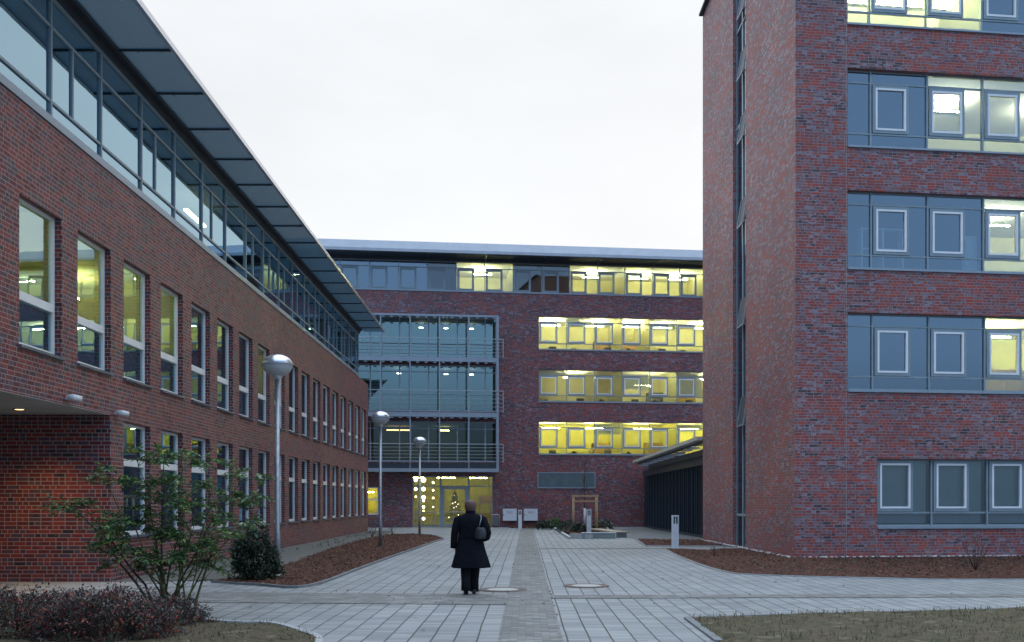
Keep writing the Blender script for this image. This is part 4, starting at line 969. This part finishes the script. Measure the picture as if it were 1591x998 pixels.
def chain(px, pys, r, y, label):
    c = bpos(bs(px, -y), y); e = empty('light_chain', c); tag(e, label, 'string light', 'strings of bulbs inside the entrance glazing')
    m = MB(); m.tube([(0, .03, .1), (0, .03, ez1-.02)], .008, 5); m.build('cable', M_BLK, e)
    for py, q in pys:
        m = MB(); zz = bz(px, py, -y); s_ = r*q; m.lathe([(s_*math.cos(R(t)), s_*math.sin(R(t))) for t in (-89, -60, -30, 0, 30, 60, 89)], 12, None, (0, 0, zz)); m.build('bulb', M_LB, e)
chain(658, ((746, 1.3), (760, 1.1), (773, 1), (778, .7), (788, .75), (794, .4), (806, .8)), .12, .55, 'bright vertical string of round bulbs left of the door')
chain(646, ((746, 1), (760, .9), (772, .5)), .11, .6, 'string of three bulbs at the left end of the glazing')
chain(673, ((750, .8), (762, .7), (774, .6), (788, .5)), .09, .9, 'string of small bulbs nearest to the door')
c = bpos(bs(755, -1.2), 1.2); e = empty('reception_counter', c, BT); tag(e, 'bright yellow counter inside the glazing right of the door', 'counter')
m = MB(); m.box(-.55, .5, -.2, .3, 0, .85); m.build('counter_front', M_YEL, e); m = MB(); m.box(-.58, .53, -.24, .33, .85, .9); m.build('counter_top', M_GREYF, e)
c = bpos(bs(754, -1.9), 1.9); e = empty('notice_board', c, BT); tag(e, 'peach coloured board above the yellow counter', 'board')
m = MB(); m.box(-.45, .45, 0, .04, 1.55, 2.1); m.build('board_panel', M_PEA, e); m = MB(); m.box(-.4, -.36, .0, .04, 0, 1.55); m.box(.36, .4, .0, .04, 0, 1.55); m.build('board_leg', M_GREYF, e)

# furniture seen in the lit offices
def cupboard(par, loc, rz, w_, h_, label, m=None):
    e = empty('office_cupboard', loc, rz); tag(e, label, 'cupboard', 'cupboards in the lit offices')
    b_ = MB(); b_.box(-w_/2, w_/2, 0, .45, 0, h_); b_.build('cupboard_body', m or M_CUP, e)
    for s_ in (-1, 1):
        d = MB(); d.box(min(0, s_*w_/2)+.01, max(0, s_*w_/2)-.01, -.02, -.001, .02, h_-.02); do = d.build('door', m or M_CUP, e)
        d = MB(); d.box(s_*.05-.01, s_*.05+.01, -.04, -.02, h_*.45, h_*.6); d.build('handle', M_AL, do)
fz = rz[0][0]-.9
cupboard(0, bpos(bs(935, -3.7), 3.7, fz), BT, 1.3, 1.9, 'ochre cupboard in the third bay of the lowest office row')
cupboard(0, bpos(bs(1020, -3.7), 3.7, fz), BT, 1.7, 1.95, 'wide ochre cupboard in the fifth bay of the lowest office row')
fz = rz[2][0]-.9
cupboard(0, bpos(bs(940, -3.7), 3.7, fz), BT, 1.6, 2.1, 'brown cupboard in the third bay of the upper office row', M_WOOD)
cupboard(0, bpos(bs(982, -3.7), 3.7, fz), BT, 1.5, 2.1, 'brown cupboard in the fourth bay of the upper office row', M_WOOD)
fz = rz[1][0]-.9
cupboard(0, bpos(bs(1022, -3.6), 3.6, fz), BT, 1.5, 2.0, 'dark cupboard in the fifth bay of the middle office row', M_GREYF)
cupboard(0, bpos(bs(1065, -3.6), 3.6, fz), BT, 1.5, 2.0, 'ochre cupboard in the sixth bay of the middle office row')
def monitor(loc, rz, label):
    e = empty('computer_monitor', loc, rz); tag(e, label, 'monitor', 'monitors on the office window ledges')
    b_ = MB(); b_.box(-.25, .25, -.03, .03, .1, .45); b_.build('screen_back', M_GREYF, e); b_ = MB(); b_.box(-.1, .1, -.08, .08, 0, .02); b_.box(-.03, .03, -.02, .02, .02, .1); b_.build('stand', M_BLK, e)
def desk(loc, rz, w_, label):
    e = empty('office_desk', loc, rz); tag(e, label, 'desk', 'desks behind the office windows')
    b_ = MB(); b_.box(-w_/2, w_/2, 0, .8, .72, .76); b_.build('desk_top', M_GREYF, e)
    for a_ in (-1, 1):
        b_ = MB(); b_.box(a_*w_/2-.04, a_*w_/2+.04, .05, .75, 0, .72); b_.build('leg', M_GREYF, e)
def plant(loc, label, seed, s=.4):
    random.seed(seed); e = empty('pot_plant', loc); tag(e, label, 'pot plant', 'pot plants on the office window ledges')
    b_ = MB(); b_.lathe([(.07, 0), (.1, .14), (.085, .14)], 10, None, (0, 0, 0), True); b_.build('pot', M_WOOD, e)
    b_ = MB()
    for i in range(70): d = rv(1); d.z = abs(d.z)+.2; leaf(b_, Vector((0, 0, .14))+d.normalized()*s*random.uniform(.1, .5), d, Vector((0, 0, 1)), .16, .06)
    b_.build('foliage', M_LFD, e)
rn = ('lowest', 'middle', 'upper'); bn = ('first', 'second', 'third', 'fourth', 'fifth', 'sixth')
for i in range(3):
    for j in range(6):
        c = wx0+pitch*(j+.5); zf = rz[i][0]-.9
        o = bpos(c, .4, zf); desk(o, BT, 1.45, f'grey desk behind the {bn[j]} bay of the {rn[i]} office row')
        if (i+j) % 2 == 0: monitor(bpos(c+.1, .75, zf+.762), BT, f'grey monitor on the desk in the {bn[j]} bay of the {rn[i]} office row')
        else: plant(bpos(c-.35, .7, zf+.762), f'dark pot plant on the desk in the {bn[j]} bay of the {rn[i]} office row', 60+i*6+j)
def tpos(s_, y, z=0): v = Matrix.Rotation(TH, 3, 'Z')@Vector((s_, y, 0)); return Vector((8.215+v.x, 29+v.y, z))
cupboard(0, tpos(tpx(1600)+.3, 1.6, rows[0][0]-.85), TH, 1.9, 1.75, 'yellow cupboard in the yellow lit room of the tower', M_YEL)
M_SH = plain('pale_blue_shelf', (.8, .9, .92), .6)
e = empty('open_shelf', tpos(tpx(1362)+.55, .7, rows[1][0]-.85), TH); tag(e, 'pale metal shelf standing behind the dark second row window of the tower', 'shelf')
m = MB()
for q in (-.65, .02, .65): m.box(q-.03, q+.03, 0, .3, 0, 2.25)
m.build('shelf_post', M_SH, e)
for z in (.9, 1.02, 1.6, 2.2): m = MB(); m.box(-.62, .62, .01, .29, z, z+.04); m.build('shelf_board', M_SH, e)
def curtain(s0, s1, y, z0, z1, label, rowname):
    e = MB(); n = 40; a = [Vector((s0+(s1-s0)*k/n, y+.05*math.sin(k*1.4), 0)) for k in range(n+1)]
    for p_, q in zip(a, a[1:]):
        A, B_ = tpos(p_.x, p_.y), tpos(q.x, q.y); e.poly([(A.x, A.y, z0), (B_.x, B_.y, z0), (B_.x, B_.y, z1), (A.x, A.y, z1)], None, True)
    tag(e.build('curtain', plain('dark_curtain', (.015, .02, .025), .9) if z0 < 6 else M_SH), label, 'curtain', 'curtains in the tower windows')
curtain(tpx(1515), tpx(1543), .5, rows[0][0]-.8, rows[0][1]+.1, 'dark curtain beside the yellow lit room of the tower', 0)
curtain(tpx(1510), tpx(1540), .5, rows[1][0]-.8, rows[1][0]+1.2, 'pale curtain piece in the second tower row', 0)

# ------------------------------------------------------------------ the walking person
PP = G(731, 924); PE = empty('person', (PP.x, PP.y, 0)); tag(PE, 'person seen from behind in a black knee length coat walking towards the entrance', 'person')
def skin(name, V, E, rad, mat, parent, root=0, sub=2):
    me = bpy.data.meshes.new(name); me.from_pydata(V, E, []); me.materials.append(mat); o = bpy.data.objects.new(name, me); COL.objects.link(o); o.parent = parent
    me.skin_vertices.new() if hasattr(me.skin_vertices, 'new') else None
    md = o.modifiers.new('skin', 'SKIN'); md.use_smooth_shade = True
    lay = me.skin_vertices[0].data if len(me.skin_vertices) else None
    if lay:
        for i, r in enumerate(rad):
            lay[i].radius = r if isinstance(r, tuple) else (r, r)
        lay[root].use_root = True
    ms = o.modifiers.new('sub', 'SUBSURF'); ms.levels = sub; ms.render_levels = sub
    return o
# facing +Y (away from the camera); x to the right of the picture
V = [(0, 0, .92), (0, 0, 1.08), (0, .01, 1.25), (0, .01, 1.38), (0, .02, 1.47), (0, .03, 1.54), (0, .045, 1.62)]
E = [(0, 1), (1, 2), (2, 3), (3, 4), (4, 5), (5, 6)]
RD_ = [(.15, .11), (.13, .10), (.15, .11), (.13, .09), (.055, .055), (.07, .08), (.075, .085)]
def add(chain_, rads, frm):
    last = frm
    for c, r in zip(chain_, rads): V.append(c); RD_.append((r, r)); E.append((last, len(V)-1)); last = len(V)-1
    return last
add([(-.10, -.02, .86), (-.085, -.02, .48), (-.075, -.15, .17)], [.085, .06, .042], 0)      # trailing leg
add([(.09, .02, .86), (.075, .12, .49), (.06, .10, .14)], [.085, .06, .042], 0)                 # leading leg
hl = add([(-.17, .01, 1.37), (-.245, -.01, 1.10), (-.265, .04, .87), (-.265, .055, .82)], [.055, .042, .03, .025], 3)
hr = add([(.17, .01, 1.37), (.275, -.04, 1.12), (.20, .16, 1.02), (.16, .2, 1.02)], [.055, .042, .03, .025], 3)
def hand(frm, d, side, curl):
    d = Vector(d); side = Vector(side); base = Vector(V[frm])
    pal = add([tuple(base+d*.045)], [.028], frm)
    for k, (o_, L) in enumerate(((-.028, .06), (-.01, .07), (.009, .066), (.026, .052))):
        q = base+d*.08+side*o_; add([tuple(q), tuple(q+d*L*.5+Vector(curl)*.01), tuple(q+d*L*.9+Vector(curl)*.03)], [.010, .009, .008], pal)
    q = base+d*.02-side*.04; add([tuple(q), tuple(q+d*.035-side*.012+Vector(curl)*.012)], [.011, .009], pal)
hand(hl, (0, .12, -1), (0, 1, .1), (1, 0, 0)); hand(hr, (-.8, .5, .05), (0, .2, 1), (0, -1, 0))
skin('body', V, E, RD_, M_SKIN, PE, 0, 2)
def ell(cx_, cy_, z, rx, ry, n=32, fold=0, ph=0): return [(cx_+rx*math.cos(2*math.pi*j/n)*(1+fold*math.sin(5*2*math.pi*j/n+ph)), cy_+ry*math.sin(2*math.pi*j/n)*(1+fold*math.sin(5*2*math.pi*j/n+ph)), z) for j in range(n)]
# head with face and hair
hd = MB(); hc = Vector((.0, .03, 1.575))
hd.loft([ell(0, hc.y+dy, hc.z+dz, rx, ry, 20) for dz, rx, ry, dy in ((-.115, .03, .035, .035), (-.10, .05, .06, .02), (-.06, .066, .085, .006), (0, .077, .098, 0), (.05, .076, .097, -.004), (.085, .058, .078, -.006), (.107, .02, .03, -.006))], M_SKIN)
hd.loft([[(x, hc.y+y_, hc.z+z_) for x, y_, z_ in r] for r in ([(-.008, .095, .02), (.008, .095, .02), (.006, .095, .03)], [(-.016, .122, -.022), (.016, .122, -.022), (0, .112, .0)], [(-.012, .098, -.036), (.012, .098, -.036), (0, .1, -.03)])], M_SKIN)
for s_ in (-1, 1):
    hd.loft([[(s_*.078, hc.y-.01+a, hc.z-.005+b_) for a, b_ in ((-.015, -.03), (.015, -.02), (.02, .02), (-.01, .03))], [(s_*.092, hc.y-.02+a, hc.z-.003+b_) for a, b_ in ((-.015, -.026), (.012, -.018), (.016, .02), (-.012, .028))]], M_SKIN)
hd.build('head', None, PE)
ey = MB()
for s_ in (-1, 1): ey.lathe([(.002, -.009), (.011, 0), (.002, .009)], 8, M_EYE, (s_*.032, hc.y+.09, hc.z+.012))
ey.box(-.022, .022, hc.y+.088, hc.y+.094, hc.z-.062, hc.z-.056, M_RED); ey.build('face_features', None, PE)
hr_ = MB(); rg = []
for dz, rx, ry, dy in ((-.105, .060, .05, -.035), (-.085, .082, .07, -.025), (-.04, .098, .098, -.02), (.01, .104, .108, -.016), (.06, .100, .106, -.012), (.095, .080, .088, -.01), (.118, .045, .05, -.01), (.125, .01, .01, -.01)):
    rg.append([(x*(1+.12*noise.noise(Vector((x*30, y_*30, z_*30)))), y_*(1+.04*noise.noise(Vector((x*25, y_*25, z_*25+4)))) if y_ < hc.y+.05 else hc.y+.05, z_) for x, y_, z_ in ell(0, hc.y+dy, hc.z+dz, rx, ry, 28)])
hr_.loft(rg); hr_.build('hair', M_HAIR, PE)
# coat
ct = MB(); rg = []
for z, rx, ry, cy_, fo in ((.485, .345, .25, -.01, .07), (.50, .345, .25, -.01, .07), (.62, .315, .225, -.01, .055), (.78, .27, .195, -.01, .025), (.95, .232, .17, 0, .012), (1.08, .212, .155, 0, .006), (1.2, .222, .16, 0, 0), (1.31, .232, .155, 0, 0), (1.38, .215, .14, .005, 0), (1.425, .16, .115, .01, 0), (1.455, .095, .085, .015, 0), (1.49, .075, .075, .02, 0)):
    rg.append(ell(0, cy_, z+(.012*0), rx, ry, 48, fo, .6))
ct.loft(rg, None, True)
def sleeve(pts, rads):
    n = 14; P = [Vector(p) for p in pts]; ct.tube(P, rads, n)
sleeve([(-.15, .005, 1.37), (-.225, 0, 1.33), (-.262, -.01, 1.2), (-.285, -.012, 1.08), (-.298, .015, .95), (-.30, .04, .84)], [.075, .082, .074, .068, .062, .064])
sleeve([(.15, .005, 1.37), (.225, 0, 1.33), (.268, -.02, 1.22), (.305, -.045, 1.10), (.285, .02, 1.03), (.235, .12, 1.0), (.19, .17, 1.01)], [.075, .082, .075, .074, .07, .06, .058])
o = ct.build('coat', M_COAT, PE)
cl = MB(); cl.loft([ell(0, .015, 1.44, .10, .088, 24), ell(0, .012, 1.475, .085, .08, 24), ell(0, .01, 1.505, .09, .086, 24), ell(0, .014, 1.508, .074, .07, 24)]); cl.build('collar', M_COAT, PE)
bt = MB(); bt.box(-.1, .1, -.172, -.158, 1.03, 1.065); bt.build('back_belt', M_COAT, PE)
tr = MB()
tr.tube([(-.09, 0, .80), (-.088, -.01, .62), (-.085, -.03, .46), (-.08, -.11, .25), (-.076, -.15, .09)], [.1, .098, .09, .080, .086], 16)
tr.tube([(.085, .02, .80), (.08, .06, .62), (.075, .11, .46), (.065, .11, .25), (.06, .105, .045)], [.1, .098, .088, .078, .084], 16)
tr.build('trousers', M_TROU, PE)
def shoe(x, y, z, pitch_):
    m = MB(); rg = []
    for t, w_, h0, h1 in ((-.11, .028, 0, .07), (-.09, .042, 0, .10), (-.03, .040, .012, .10), (.05, .046, 0, .07), (.11, .042, 0, .045), (.145, .02, 0, .028)):
        ring = []
        for a in range(12):
            c, s_ = math.cos(a*math.pi/6), math.sin(a*math.pi/6); ring.append(Vector((w_*c, t, (h0+h1)/2+(h1-h0)/2*s_)))
        rg.append([Matrix.Rotation(pitch_, 3, 'X')@q+Vector((x, y, z)) for q in ring])
    m.loft(rg); m.box(-.001, .001, 0, .001, 0, .001) if False else None; m.build('shoe', M_SHOE, PE)
shoe(-.076, -.13, .075, R(-42)); shoe(.06, .12, .003, 0)
# handbag
bgE = empty('handbag', (PP.x+.185, PP.y-.15, 1.02)); tag(bgE, 'small dark shoulder bag tucked under the arm of the walking person', 'handbag')
m = MB(); m.loft([[(x*w_, y_*.045+oy, z) for x, y_ in ((-1, -1), (0, -1.25), (1, -1), (1, 1), (0, 1.1), (-1, 1))] for w_, oy, z in ((.07, 0, -.02), (.10, 0, .0), (.105, 0, .08), (.085, .01, .16), (.06, .01, .185))]); m.build('bag_body', M_BAG, bgE)
m = MB(); m.tube([(-.03, -.01, .18), (-.01, -.015, .26), (.01, .02, .34), (.005, .10, .405), (-.01, .17, .41), (-.03, .26, .33)], .006, 6); m.build('strap', M_ZN, bgE)

random.seed(91); wd = MB()
for i in range(45):
    Y_ = random.choice((random.uniform(16, 18.6), random.uniform(12, 40))); X_ = random.choice((XL(Y_), XR(Y_)))+random.choice((0, .272*random.randint(-8, 12)))+random.uniform(-.01, .01)
    for _ in range(5): leaf(wd, Vector((X_, Y_, .01)), Vector((random.uniform(-1, 1), random.uniform(-1, 1), 1)), Vector((0, 1, 0)), .022, .009)
tag(wd.build('joint_weeds', M_GRS), kind='stuff')
# a few fallen leaves on the paving
random.seed(31); lv = MB()
for i in range(60):
    p = Vector((random.uniform(-6, 8), random.uniform(12.5, 40), .012)); leaf(lv, p, Vector((random.uniform(-1, 1), random.uniform(-1, 1), .1)), Vector((0, 0, 1)), .07, .045)
tag(lv.build('fallen_leaves', M_MUL), kind='stuff')
